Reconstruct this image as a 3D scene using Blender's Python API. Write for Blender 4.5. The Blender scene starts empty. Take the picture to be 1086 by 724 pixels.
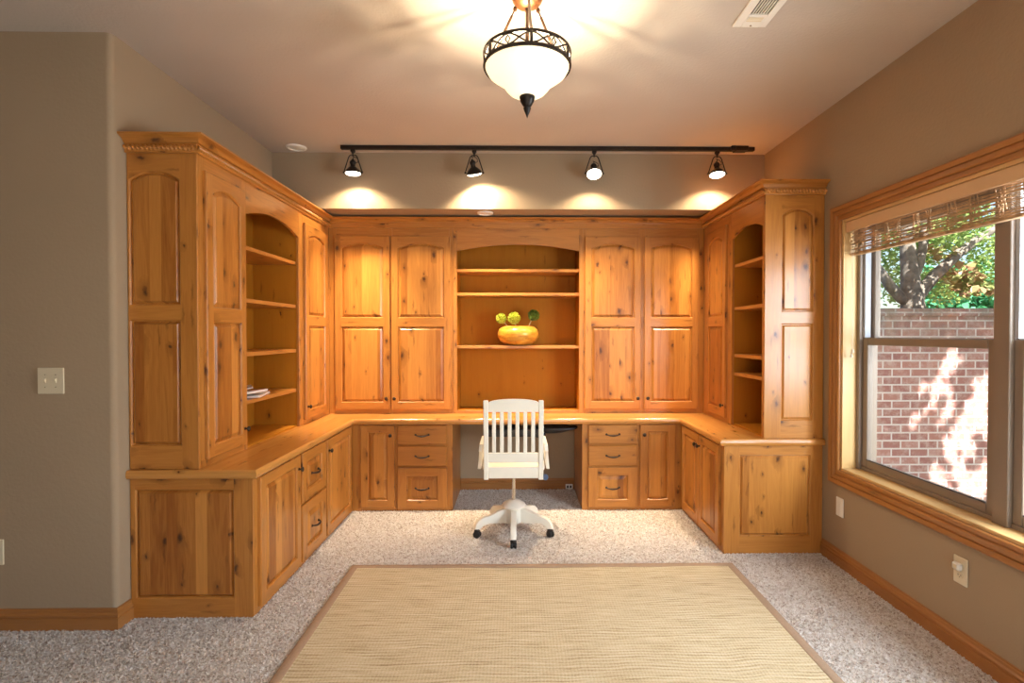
import bpy, bmesh, math, random
from mathutils import Vector, Matrix, Euler
R = math.radians
PI = math.pi
rnd = random.Random(7)
SC = bpy.context.scene
COL = SC.collection

# ------------------------------------------------------------------ camera, world, lights, exposure
cam_d = bpy.data.cameras.new('camera'); cam = bpy.data.objects.new('camera', cam_d); COL.objects.link(cam)
cam_d.sensor_width = 36.0; cam_d.lens = 36.0*550/1086
cam_d.shift_x = -12.7/1086
cam.location = (0, 0, 1.45)
cam.rotation_euler = (R(90-0.83), R(0.0), R(-0.8))
cam_d.clip_start = 0.02
SC.camera = cam
SC.view_settings.view_transform = 'Standard'
SC.view_settings.look = 'None'
SC.view_settings.gamma = 1.0
SC.view_settings.use_curve_mapping = False
SC.view_settings.exposure = 0.08

world = bpy.data.worlds.new('sky'); SC.world = world; world.use_nodes = True
wn = world.node_tree.nodes; wl = world.node_tree.links
bg = wn['Background']
sky = wn.new('ShaderNodeTexSky'); sky.sky_type = 'NISHITA'; sky.sun_disc = False
sky.sun_elevation = R(50); sky.sun_rotation = R(200); sky.air_density = 1.0; sky.dust_density = 2.0
wl.new(sky.outputs[0], bg.inputs[0]); bg.inputs[1].default_value = 0.30

def lamp(name, kind, loc, rot, color, power, **kw):
    d = bpy.data.lights.new(name, kind); d.color = color; d.energy = power
    for k, v in kw.items(): setattr(d, k, v)
    o = bpy.data.objects.new(name, d); o.location = loc; o.rotation_euler = rot; COL.objects.link(o)
    return o
def aim(v):
    return Vector(v).to_track_quat('-Z', 'Y').to_euler()

lamp('sun', 'SUN', (3, -4, 8), aim((0.02, 0.66, -0.70)), (1.0, 0.95, 0.86), 27.0, angle=R(0.6))
# daylight entering by the windows of the unseen side of the room and by the nearer window in the right wall
lamp('daylight_rear_window', 'AREA', (0.2, -2.12, 1.55), aim((0, 1, -0.05)), (0.93, 0.96, 1.0), 29, shape='RECTANGLE', size=2.5, size_y=1.5)
lamp('daylight_right_window', 'AREA', (2.45, 1.25, 1.55), aim((-0.9, 0.42, -0.28)), (0.82, 0.90, 1.0), 190, shape='RECTANGLE', size=1.5, size_y=1.3)

# ------------------------------------------------------------------ materials
def newmat(name):
    m = bpy.data.materials.new(name); m.use_nodes = True
    nt = m.node_tree
    return m, nt.nodes, nt.links, nt.nodes['Principled BSDF']
def math_n(N, L, op, a, b=None, c=None):
    n = N.new('ShaderNodeMath'); n.operation = op
    for i, v in enumerate((a, b, c)):
        if v is None: continue
        if isinstance(v, (int, float)): n.inputs[i].default_value = v
        else: L.new(v, n.inputs[i])
    return n.outputs[0]
def mixc(N, L, fac, a, b, mode='MIX'):
    n = N.new('ShaderNodeMix'); n.data_type = 'RGBA'; n.blend_type = mode
    if isinstance(fac, (int, float)): n.inputs[0].default_value = fac
    else: L.new(fac, n.inputs[0])
    for s, v in ((6, a), (7, b)):
        if isinstance(v, tuple): n.inputs[s].default_value = (*v, 1)
        else: L.new(v, n.inputs[s])
    return n.outputs[2]
def ramp(N, L, fac, stops):
    n = N.new('ShaderNodeValToRGB'); e = n.color_ramp.elements
    while len(e) < len(stops): e.new(0.5)
    for i, (p, c) in enumerate(stops):
        e[i].position = p; e[i].color = (*c, 1) if len(c) == 3 else c
    L.new(fac, n.inputs[0]); return n.outputs[0]
def bump(N, L, h, strength, dist=0.01):
    n = N.new('ShaderNodeBump'); n.inputs['Strength'].default_value = strength; n.inputs['Distance'].default_value = dist
    L.new(h, n.inputs['Height']); return n.outputs[0]
def noise(N, L, vec, scale, detail=2, rough=0.5, dist=0.0):
    n = N.new('ShaderNodeTexNoise'); n.inputs['Scale'].default_value = scale; n.inputs['Detail'].default_value = detail
    n.inputs['Roughness'].default_value = rough; n.inputs['Distortion'].default_value = dist
    if vec is not None: L.new(vec, n.inputs['Vector'])
    return n.outputs['Fac']

def plain(name, col, rough=0.5, metal=0.0, spec=None, var=0.0, vscale=8, bmp=0.0, bscale=60):
    m, N, L, P = newmat(name)
    P.inputs['Roughness'].default_value = rough; P.inputs['Metallic'].default_value = metal
    if spec is not None: P.inputs['Specular IOR Level'].default_value = spec
    tc = N.new('ShaderNodeTexCoord')
    n = noise(N, L, tc.outputs['Object'], vscale, 3)
    k = max(var, 0.02)
    dark = tuple(c*(1-k) for c in col); lite = tuple(min(1, c*(1+k)) for c in col)
    L.new(ramp(N, L, n, [(0.3, dark), (0.7, lite)]), P.inputs['Base Color'])
    if bmp > 0:
        L.new(bump(N, L, noise(N, L, tc.outputs['Object'], bscale, 4), bmp, 0.004), P.inputs['Normal'])
    return m

def wood(name, light, dark, stave=0.0, knots=0.35, rough=0.33, contrast=1.0, knotsize=1.0, spec=0.45, coat=0.18):
    m, N, L, P = newmat(name)
    uv = N.new('ShaderNodeUVMap'); uv.uv_map = 'grain'
    sep = N.new('ShaderNodeSeparateXYZ'); L.new(uv.outputs[0], sep.inputs[0])
    U, V = sep.outputs[0], sep.outputs[1]
    if stave > 0:
        wob = noise(N, L, None, 1.0)   # irregular stave widths
        nn = N.new('ShaderNodeTexNoise'); nn.noise_dimensions = '1D'; nn.inputs['Scale'].default_value = 9.0; nn.inputs['Detail'].default_value = 0
        L.new(U, nn.inputs['W'])
        Uw = math_n(N, L, 'ADD', math_n(N, L, 'DIVIDE', U, stave), math_n(N, L, 'MULTIPLY', nn.outputs['Fac'], 0.9))
        sid = math_n(N, L, 'FLOOR', Uw)
        wnz = N.new('ShaderNodeTexWhiteNoise'); wnz.noise_dimensions = '1D'; L.new(sid, wnz.inputs['W'])
        srnd = wnz.outputs['Value']
        Vs = math_n(N, L, 'ADD', V, math_n(N, L, 'MULTIPLY', srnd, 7.3))
    else:
        srnd = None; Vs = V
    # knots: one candidate per stretched cell, some kept; outline warped so that no two look alike
    wk = N.new('ShaderNodeTexNoise'); wk.inputs['Scale'].default_value = 34; wk.inputs['Detail'].default_value = 3; L.new(uv.outputs[0], wk.inputs['Vector'])
    ws = N.new('ShaderNodeSeparateColor'); L.new(wk.outputs['Color'], ws.inputs[0])
    Uk = math_n(N, L, 'MULTIPLY_ADD', ws.outputs[0], 0.020, U); Vk = math_n(N, L, 'MULTIPLY_ADD', ws.outputs[1], 0.050, Vs)
    cv = N.new('ShaderNodeCombineXYZ')
    L.new(math_n(N, L, 'DIVIDE', Uk, 0.085), cv.inputs[0]); L.new(math_n(N, L, 'DIVIDE', Vk, 0.15), cv.inputs[1])
    vor = N.new('ShaderNodeTexVoronoi'); vor.voronoi_dimensions = '2D'; vor.inputs['Scale'].default_value = 1.0
    L.new(cv.outputs[0], vor.inputs['Vector'])
    rs = N.new('ShaderNodeSeparateColor'); L.new(vor.outputs['Color'], rs.inputs[0])
    keep = math_n(N, L, 'LESS_THAN', rs.outputs[0], knots)
    size = math_n(N, L, 'MULTIPLY_ADD', math_n(N, L, 'POWER', rs.outputs[1], 2.0), 0.125*knotsize, 0.035*knotsize)
    q = math_n(N, L, 'DIVIDE', vor.outputs['Distance'], size)
    core = N.new('ShaderNodeMapRange'); core.inputs['From Min'].default_value = 0.35; core.inputs['From Max'].default_value = 1.25
    core.inputs['To Min'].default_value = 1; core.inputs['To Max'].default_value = 0; L.new(q, core.inputs['Value'])
    halo = N.new('ShaderNodeMapRange'); halo.inputs['From Min'].default_value = 0.8; halo.inputs['From Max'].default_value = 4.2
    halo.inputs['To Min'].default_value = 1; halo.inputs['To Max'].default_value = 0; L.new(q, halo.inputs['Value'])
    corek = math_n(N, L, 'MULTIPLY', core.outputs[0], keep)
    halok = math_n(N, L, 'MULTIPLY', halo.outputs[0], keep)
    # thin dark flecks along the grain
    cv2 = N.new('ShaderNodeCombineXYZ')
    L.new(math_n(N, L, 'DIVIDE', Uk, 0.045), cv2.inputs[0]); L.new(math_n(N, L, 'DIVIDE', Vk, 0.33), cv2.inputs[1])
    vo2 = N.new('ShaderNodeTexVoronoi'); vo2.voronoi_dimensions = '2D'; vo2.inputs['Scale'].default_value = 1.0; L.new(cv2.outputs[0], vo2.inputs['Vector'])
    r2s = N.new('ShaderNodeSeparateColor'); L.new(vo2.outputs['Color'], r2s.inputs[0])
    fk = N.new('ShaderNodeMapRange'); fk.inputs['From Min'].default_value = 0.03; fk.inputs['From Max'].default_value = 0.20; fk.inputs['To Min'].default_value = 1; fk.inputs['To Max'].default_value = 0
    L.new(vo2.outputs['Distance'], fk.inputs['Value'])
    fleck = math_n(N, L, 'MULTIPLY', fk.outputs[0], math_n(N, L, 'LESS_THAN', r2s.outputs[0], knots*0.7))
    # grain, bent round the knots
    Ug = math_n(N, L, 'ADD', U, math_n(N, L, 'MULTIPLY', halok, 0.012))
    g = N.new('ShaderNodeCombineXYZ'); L.new(math_n(N, L, 'MULTIPLY', Ug, 34.0), g.inputs[0]); L.new(math_n(N, L, 'MULTIPLY', Vs, 2.2), g.inputs[1])
    if srnd is not None: L.new(math_n(N, L, 'MULTIPLY', srnd, 31.0), g.inputs[2])
    broad = noise(N, L, g.outputs[0], 0.45, 3, 0.55, 0.8)
    rings = math_n(N, L, 'SINE', math_n(N, L, 'MULTIPLY', broad, 48.0))
    fine = noise(N, L, g.outputs[0], 3.2, 4, 0.65)
    t = math_n(N, L, 'ADD', math_n(N, L, 'MULTIPLY', broad, 0.55), math_n(N, L, 'MULTIPLY', fine, 0.30))
    t = math_n(N, L, 'MULTIPLY_ADD', rings, 0.045, t)
    if srnd is not None: t = math_n(N, L, 'ADD', t, math_n(N, L, 'MULTIPLY_ADD', srnd, 0.50, -0.25))
    t = math_n(N, L, 'MULTIPLY_ADD', math_n(N, L, 'SUBTRACT', t, 0.43), 1.5*contrast, 0.5)
    base = ramp(N, L, t, [(0.0, light), (0.5, tuple((a*0.6+b*0.4) for a, b in zip(light, dark))), (1.0, dark)])
    base = mixc(N, L, math_n(N, L, 'MULTIPLY', halok, 0.55), base, tuple(c*0.60 for c in dark))
    base = mixc(N, L, math_n(N, L, 'MULTIPLY', fleck, 0.6), base, tuple(c*0.45 for c in dark))
    base = mixc(N, L, math_n(N, L, 'MULTIPLY', corek, 0.92), base, (0.070, 0.020, 0.006))
    if stave > 0:
        fr = math_n(N, L, 'FRACT', Uw)
        seam = math_n(N, L, 'LESS_THAN', fr, 0.022)
        base = mixc(N, L, math_n(N, L, 'MULTIPLY', seam, 0.22), base, tuple(c*0.5 for c in dark))
    L.new(base, P.inputs['Base Color'])
    P.inputs['Roughness'].default_value = rough
    P.inputs['Specular IOR Level'].default_value = spec
    P.inputs['Coat Weight'].default_value = coat; P.inputs['Coat Roughness'].default_value = 0.22
    L.new(bump(N, L, fine, 0.10, 0.002), P.inputs['Normal'])
    return m

M = {}
HONEY = (0.60, 0.252, 0.050); AMBER = (0.30, 0.093, 0.012)
M['wood'] = wood('honey_pine', HONEY, AMBER, 0.0, 0.24, contrast=0.95, knotsize=1.0)
M['panel'] = wood('honey_pine_panel', HONEY, AMBER, 0.075, 0.30, contrast=1.1, knotsize=1.35)
M['interior'] = wood('pine_interior', (0.50, 0.195, 0.014), (0.36, 0.118, 0.006), 0.0, 0.08, rough=0.6, contrast=0.6, knotsize=0.5, spec=0.15, coat=0.0)
M['counter'] = wood('worktop_pine', (0.64, 0.30, 0.075), (0.42, 0.155, 0.030), 0.09, 0.16, rough=0.20, contrast=0.8, knotsize=0.6)
M['trim'] = wood('oak_trim', (0.46, 0.20, 0.055), (0.27, 0.095, 0.021), 0.0, 0.05, rough=0.36, contrast=0.8, knotsize=0.4)
M['jamb'] = wood('pale_pine_jamb', (0.74, 0.50, 0.22), (0.58, 0.34, 0.12), 0.0, 0.05, rough=0.4, contrast=0.7, knotsize=0.4)

def wallmat(name, col, bs=0.25, sc=55):
    m, N, L, P = newmat(name)
    tc = N.new('ShaderNodeTexCoord')
    n = noise(N, L, tc.outputs['Object'], 1.7, 3)
    L.new(ramp(N, L, n, [(0.3, tuple(c*0.97 for c in col)), (0.7, tuple(c*1.03 for c in col))]), P.inputs['Base Color'])
    h = noise(N, L, tc.outputs['Object'], sc, 3, 0.55)
    L.new(bump(N, L, h, bs, 0.006), P.inputs['Normal'])
    P.inputs['Roughness'].default_value = 0.75; P.inputs['Specular IOR Level'].default_value = 0.25
    return m
M['wall'] = wallmat('taupe_wall_paint', (0.375, 0.275, 0.175))
M['ceiling'] = wallmat('ceiling_paint', (0.54, 0.475, 0.41), 0.35, 70)

def carpet():
    m, N, L, P = newmat('speckled_carpet')
    tc = N.new('ShaderNodeTexCoord')
    a = noise(N, L, tc.outputs['Object'], 150, 3, 0.7)
    b = noise(N, L, tc.outputs['Object'], 60, 2, 0.6)
    v = N.new('ShaderNodeTexVoronoi'); v.inputs['Scale'].default_value = 110; L.new(tc.outputs['Object'], v.inputs['Vector'])
    sepc = N.new('ShaderNodeSeparateColor'); L.new(v.outputs['Color'], sepc.inputs[0])
    t = math_n(N, L, 'ADD', math_n(N, L, 'MULTIPLY', a, 0.9), math_n(N, L, 'MULTIPLY', sepc.outputs[0], 0.32))
    c = ramp(N, L, t, [(0.34, (0.30, 0.235, 0.185)), (0.50, (0.66, 0.585, 0.52)), (0.74, (0.90, 0.86, 0.81))])
    L.new(c, P.inputs['Base Color']); P.inputs['Roughness'].default_value = 1.0; P.inputs['Specular IOR Level'].default_value = 0.05
    P.inputs['Sheen Weight'].default_value = 0.2
    h = math_n(N, L, 'SUBTRACT', math_n(N, L, 'ADD', a, b), math_n(N, L, 'MULTIPLY', v.outputs['Distance'], 0.8))
    L.new(bump(N, L, h, 0.9, 0.012), P.inputs['Normal'])
    return m
M['carpet'] = carpet()

def pile():
    m, N, L, P = newmat('carpet_pile')
    tc = N.new('ShaderNodeTexCoord'); mp = N.new('ShaderNodeMapping'); mp.inputs['Scale'].default_value = (1, 1, 0); L.new(tc.outputs['Object'], mp.inputs[0])
    v = N.new('ShaderNodeTexVoronoi'); v.inputs['Scale'].default_value = 120; L.new(mp.outputs[0], v.inputs['Vector'])
    sc_ = N.new('ShaderNodeSeparateColor'); L.new(v.outputs['Color'], sc_.inputs[0])
    c = ramp(N, L, sc_.outputs[0], [(0.0, (0.48, 0.385, 0.315)), (0.25, (0.74, 0.665, 0.60)), (0.60, (0.90, 0.85, 0.80)), (1.0, (0.97, 0.945, 0.92))])
    L.new(c, P.inputs['Base Color']); P.inputs['Roughness'].default_value = 1.0; P.inputs['Specular IOR Level'].default_value = 0.05
    tr = N.new('ShaderNodeBsdfTranslucent'); L.new(c, tr.inputs[0])
    mx = N.new('ShaderNodeMixShader'); mx.inputs[0].default_value = 0.42
    L.new(P.outputs[0], mx.inputs[1]); L.new(tr.outputs[0], mx.inputs[2]); L.new(mx.outputs[0], N['Material Output'].inputs[0])
    return m
M['pile'] = pile()
def sisal():
    m, N, L, P = newmat('woven_sisal')
    tc = N.new('ShaderNodeTexCoord'); sep = N.new('ShaderNodeSeparateXYZ'); L.new(tc.outputs['Object'], sep.inputs[0])
    X, Y = sep.outputs[0], sep.outputs[1]
    dist = noise(N, L, tc.outputs['Object'], 3.0, 2)
    Yd = math_n(N, L, 'ADD', Y, math_n(N, L, 'MULTIPLY', dist, 0.05))
    rows = math_n(N, L, 'SINE', math_n(N, L, 'MULTIPLY', Yd, 2*PI/0.021))
    cols = math_n(N, L, 'SINE', math_n(N, L, 'MULTIPLY', X, 2*PI/0.015))
    sv = N.new('ShaderNodeCombineXYZ'); L.new(math_n(N, L, 'MULTIPLY', X, 5.0), sv.inputs[0]); L.new(math_n(N, L, 'MULTIPLY', Yd, 95.0), sv.inputs[1])
    streak = noise(N, L, sv.outputs[0], 1.0, 3, 0.6)
    fl = noise(N, L, tc.outputs['Object'], 170, 2, 0.6)
    h = math_n(N, L, 'ADD', math_n(N, L, 'MULTIPLY', rows, 0.5), math_n(N, L, 'MULTIPLY', cols, 0.22))
    t = math_n(N, L, 'ADD', math_n(N, L, 'MULTIPLY', streak, 0.62), math_n(N, L, 'MULTIPLY', h, 0.11))
    t = math_n(N, L, 'ADD', t, math_n(N, L, 'MULTIPLY', fl, 0.34))
    c = ramp(N, L, t, [(0.25, (0.27, 0.19, 0.095)), (0.46, (0.56, 0.455, 0.285)), (0.75, (0.76, 0.675, 0.50))])
    L.new(c, P.inputs['Base Color']); P.inputs['Roughness'].default_value = 0.85; P.inputs['Specular IOR Level'].default_value = 0.15
    L.new(bump(N, L, h, 0.5, 0.003), P.inputs['Normal'])
    return m
M['sisal'] = sisal()
M['binding'] = plain('taupe_rug_binding', (0.36, 0.245, 0.16), 0.8, var=0.08, vscale=90, bmp=0.3, bscale=300)
M['white'] = plain('cream_white_paint', (0.88, 0.83, 0.71), 0.38, var=0.03)
M['plastic_white'] = plain('white_plastic', (0.82, 0.79, 0.72), 0.35)
M['plate'] = plain('almond_plastic', (0.72, 0.62, 0.43), 0.4)
M['slot'] = plain('dark_slot', (0.05, 0.04, 0.035), 0.6)
M['black'] = plain('black_plastic', (0.012, 0.011, 0.011), 0.4)
M['blackmat'] = plain('black_tray', (0.016, 0.014, 0.015), 0.45, var=0.1)
M['bronze'] = plain('oil_rubbed_bronze', (0.022, 0.014, 0.010), 0.42, 0.4, var=0.25, vscale=20)
M['hardware'] = plain('dark_hardware', (0.045, 0.030, 0.022), 0.38, 0.6, var=0.2, vscale=60)
M['copper'] = plain('aged_copper', (0.16, 0.066, 0.028), 0.3, 0.6, var=0.2, vscale=12)
M['brown_metal'] = plain('brown_bronze_rod', (0.050, 0.024, 0.012), 0.35, 0.5, var=0.2, vscale=12)
M['chrome'] = plain('chrome', (0.75, 0.74, 0.73), 0.18, 1.0)
M['blue'] = plain('slate_blue_plastic', (0.055, 0.085, 0.16), 0.4)
M['frame'] = plain('taupe_window_cladding', (0.235, 0.178, 0.135), 0.42, var=0.03)
M['track'] = plain('grey_window_track', (0.42, 0.43, 0.46), 0.4)
M['gasket'] = plain('dark_gasket', (0.05, 0.045, 0.05), 0.5)
M['reed'] = plain('woven_reed', (0.46, 0.29, 0.155), 0.7, var=0.35, vscale=25)
M['valance'] = plain('maple_valance', (0.66, 0.43, 0.235), 0.45, var=0.04, vscale=3)
M['cord'] = plain('ivory_cord', (0.70, 0.60, 0.44), 0.7)
M['bark'] = plain('grey_bark', (0.15, 0.125, 0.105), 0.9, var=0.5, vscale=14, bmp=0.8, bscale=20)
M['soil'] = plain('garden_soil', (0.24, 0.22, 0.16), 0.95, var=0.3, vscale=4)
M['siding'] = plain('house_brick_outside', (0.42, 0.25, 0.20), 0.9, var=0.1)
M['paper'] = plain('paper_sheet', (0.80, 0.72, 0.65), 0.7, var=0.04, vscale=20)
def leafmat(name, a, b):
    m, N, L, P = newmat(name)
    tc = N.new('ShaderNodeTexCoord')
    wn_ = N.new('ShaderNodeTexVoronoi'); wn_.inputs['Scale'].default_value = 7; L.new(tc.outputs['Object'], wn_.inputs['Vector'])
    s = N.new('ShaderNodeSeparateColor'); L.new(wn_.outputs['Color'], s.inputs[0])
    c = mixc(N, L, s.outputs[0], a, b)
    L.new(c, P.inputs['Base Color']); P.inputs['Roughness'].default_value = 0.45
    tr = N.new('ShaderNodeBsdfTranslucent'); L.new(c, tr.inputs[0])
    mx = N.new('ShaderNodeMixShader'); mx.inputs[0].default_value = 0.45
    out = N['Material Output']
    L.new(P.outputs[0], mx.inputs[1]); L.new(tr.outputs[0], mx.inputs[2]); L.new(mx.outputs[0], out.inputs[0])
    return m
M['leaf'] = leafmat('tree_leaf', (0.16, 0.30, 0.07), (0.34, 0.42, 0.14))
M['hedge'] = leafmat('hedge_leaf', (0.06, 0.30, 0.16), (0.14, 0.44, 0.22))
M['rust_leaf'] = leafmat('rust_leaf', (0.40, 0.20, 0.13), (0.30, 0.34, 0.12))
M['petal'] = leafmat('lime_petal', (0.62, 0.60, 0.05), (0.46, 0.55, 0.05))
M['sprig'] = leafmat('green_sprig', (0.13, 0.22, 0.03), (0.24, 0.33, 0.05))
M['stem'] = plain('pale_stem', (0.55, 0.42, 0.22), 0.7)

def brick():
    m, N, L, P = newmat('red_garden_brick')
    tc = N.new('ShaderNodeTexCoord'); sep = N.new('ShaderNodeSeparateXYZ'); L.new(tc.outputs['Object'], sep.inputs[0])
    cv = N.new('ShaderNodeCombineXYZ'); L.new(math_n(N, L, 'ADD', sep.outputs[0], sep.outputs[1]), cv.inputs[0]); L.new(sep.outputs[2], cv.inputs[1])
    b = N.new('ShaderNodeTexBrick'); L.new(cv.outputs[0], b.inputs['Vector'])
    b.inputs['Scale'].default_value = 1.0; b.inputs['Brick Width'].default_value = 0.175; b.inputs['Row Height'].default_value = 0.075
    b.inputs['Mortar Size'].default_value = 0.008; b.inputs['Mortar Smooth'].default_value = 0.2; b.inputs['Bias'].default_value = -0.1
    b.inputs['Color1'].default_value = (0.34, 0.165, 0.14, 1); b.inputs['Color2'].default_value = (0.25, 0.11, 0.10, 1); b.inputs['Mortar'].default_value = (0.54, 0.48, 0.46, 1)
    n = noise(N, L, tc.outputs['Object'], 14, 4, 0.7)
    c = mixc(N, L, ramp(N, L, n, [(0.45, (0, 0, 0)), (0.75, (0.7, 0.7, 0.7))]), b.outputs[0], (0.50, 0.40, 0.36))
    # weather stain along the top courses
    top = N.new('ShaderNodeMapRange'); top.inputs['From Min'].default_value = 1.15; top.inputs['From Max'].default_value = 1.66; L.new(sep.outputs[2], top.inputs['Value'])
    n2 = noise(N, L, tc.outputs['Object'], 4, 4, 0.7)
    st = math_n(N, L, 'MULTIPLY', top.outputs[0], ramp(N, L, n2, [(0.35, (0.1, 0.1, 0.1)), (0.65, (0.85, 0.85, 0.85))]))
    c = mixc(N, L, st, c, (0.13, 0.12, 0.10))
    L.new(c, P.inputs['Base Color']); P.inputs['Roughness'].default_value = 0.9
    L.new(bump(N, L, math_n(N, L, 'SUBTRACT', n, math_n(N, L, 'MULTIPLY', b.outputs['Fac'], 1.2)), 0.5, 0.01), P.inputs['Normal'])
    return m
M['brick'] = brick()

def glassmat():
    m, N, L, P = newmat('window_glass')
    tr = N.new('ShaderNodeBsdfTransparent'); tr.inputs[0].default_value = (0.95, 0.97, 0.97, 1)
    gl = N.new('ShaderNodeBsdfGlossy'); gl.inputs['Roughness'].default_value = 0.02
    fr = N.new('ShaderNodeLayerWeight'); fr.inputs[0].default_value = 0.5
    fac = math_n(N, L, 'MULTIPLY_ADD', math_n(N, L, 'POWER', fr.outputs['Facing'], 5.0), 0.6, 0.025)
    mx = N.new('ShaderNodeMixShader'); L.new(fac, mx.inputs[0]); L.new(tr.outputs[0], mx.inputs[1]); L.new(gl.outputs[0], mx.inputs[2])
    L.new(mx.outputs[0], N['Material Output'].inputs[0]); N.remove(P)
    return m
M['glass'] = glassmat()
def emis(name, col, s):
    m, N, L, P = newmat(name)
    P.inputs['Base Color'].default_value = (0.85, 0.78, 0.62, 1); P.inputs['Roughness'].default_value = 0.3
    P.inputs['Emission Color'].default_value = (*col, 1); P.inputs['Emission Strength'].default_value = s
    return m
M['bowlglass'] = emis('alabaster_glass_lit', (1.0, 0.80, 0.50), 1.25)
M['bulb'] = emis('lit_lamp_face', (1.0, 0.90, 0.72), 9.0)
def gourd():
    m, N, L, P = newmat('turned_orange_wood')
    tc = N.new('ShaderNodeTexCoord'); mp = N.new('ShaderNodeMapping'); mp.inputs['Scale'].default_value = (6, 6, 22); L.new(tc.outputs['Object'], mp.inputs[0])
    n = noise(N, L, mp.outputs[0], 1.3, 4, 0.6, 1.2)
    L.new(ramp(N, L, n, [(0.3, (0.34, 0.12, 0.018)), (0.5, (0.62, 0.27, 0.03)), (0.72, (0.78, 0.44, 0.07))]), P.inputs['Base Color'])
    P.inputs['Roughness'].default_value = 0.3
    return m
M['gourd'] = gourd()
def magcover(name, cols):
    m, N, L, P = newmat(name)
    tc = N.new('ShaderNodeTexCoord'); v = N.new('ShaderNodeTexVoronoi'); v.inputs['Scale'].default_value = 16; L.new(tc.outputs['Object'], v.inputs['Vector'])
    s = N.new('ShaderNodeSeparateColor'); L.new(v.outputs['Color'], s.inputs[0])
    L.new(ramp(N, L, s.outputs[0], [(0.0, cols[0]), (0.5, cols[1]), (1.0, cols[2])]), P.inputs['Base Color']); P.inputs['Roughness'].default_value = 0.35
    return m
M['mag_pink'] = magcover('pink_magazine_cover', ((0.75, 0.55, 0.52), (0.45, 0.22, 0.22), (0.82, 0.74, 0.70)))
M['mag_pale'] = magcover('pale_magazine_cover', ((0.84, 0.80, 0.74), (0.80, 0.72, 0.66), (0.70, 0.58, 0.56)))

# ------------------------------------------------------------------ mesh helpers
class Fr:
    """local frame: u across the face, w up, n out of the face"""
    def __init__(s, o, u, w, n): s.o, s.u, s.w, s.n = Vector(o), Vector(u), Vector(w), Vector(n)
    def p(s, a, b, c): return s.o + s.u*a + s.w*b + s.n*c
def F_back(y): return Fr((0, y, 0), (1, 0, 0), (0, 0, 1), (0, -1, 0))        # u = X
def F_left(x): return Fr((x, 0, 0), (0, 1, 0), (0, 0, 1), (1, 0, 0))         # u = Y
def F_right(x): return Fr((x, 0, 0), (0, -1, 0), (0, 0, 1), (-1, 0, 0))      # u = -Y
F_W = Fr((0, 0, 0), (1, 0, 0), (0, 1, 0), (0, 0, 1))                          # plain x, y, z

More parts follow.
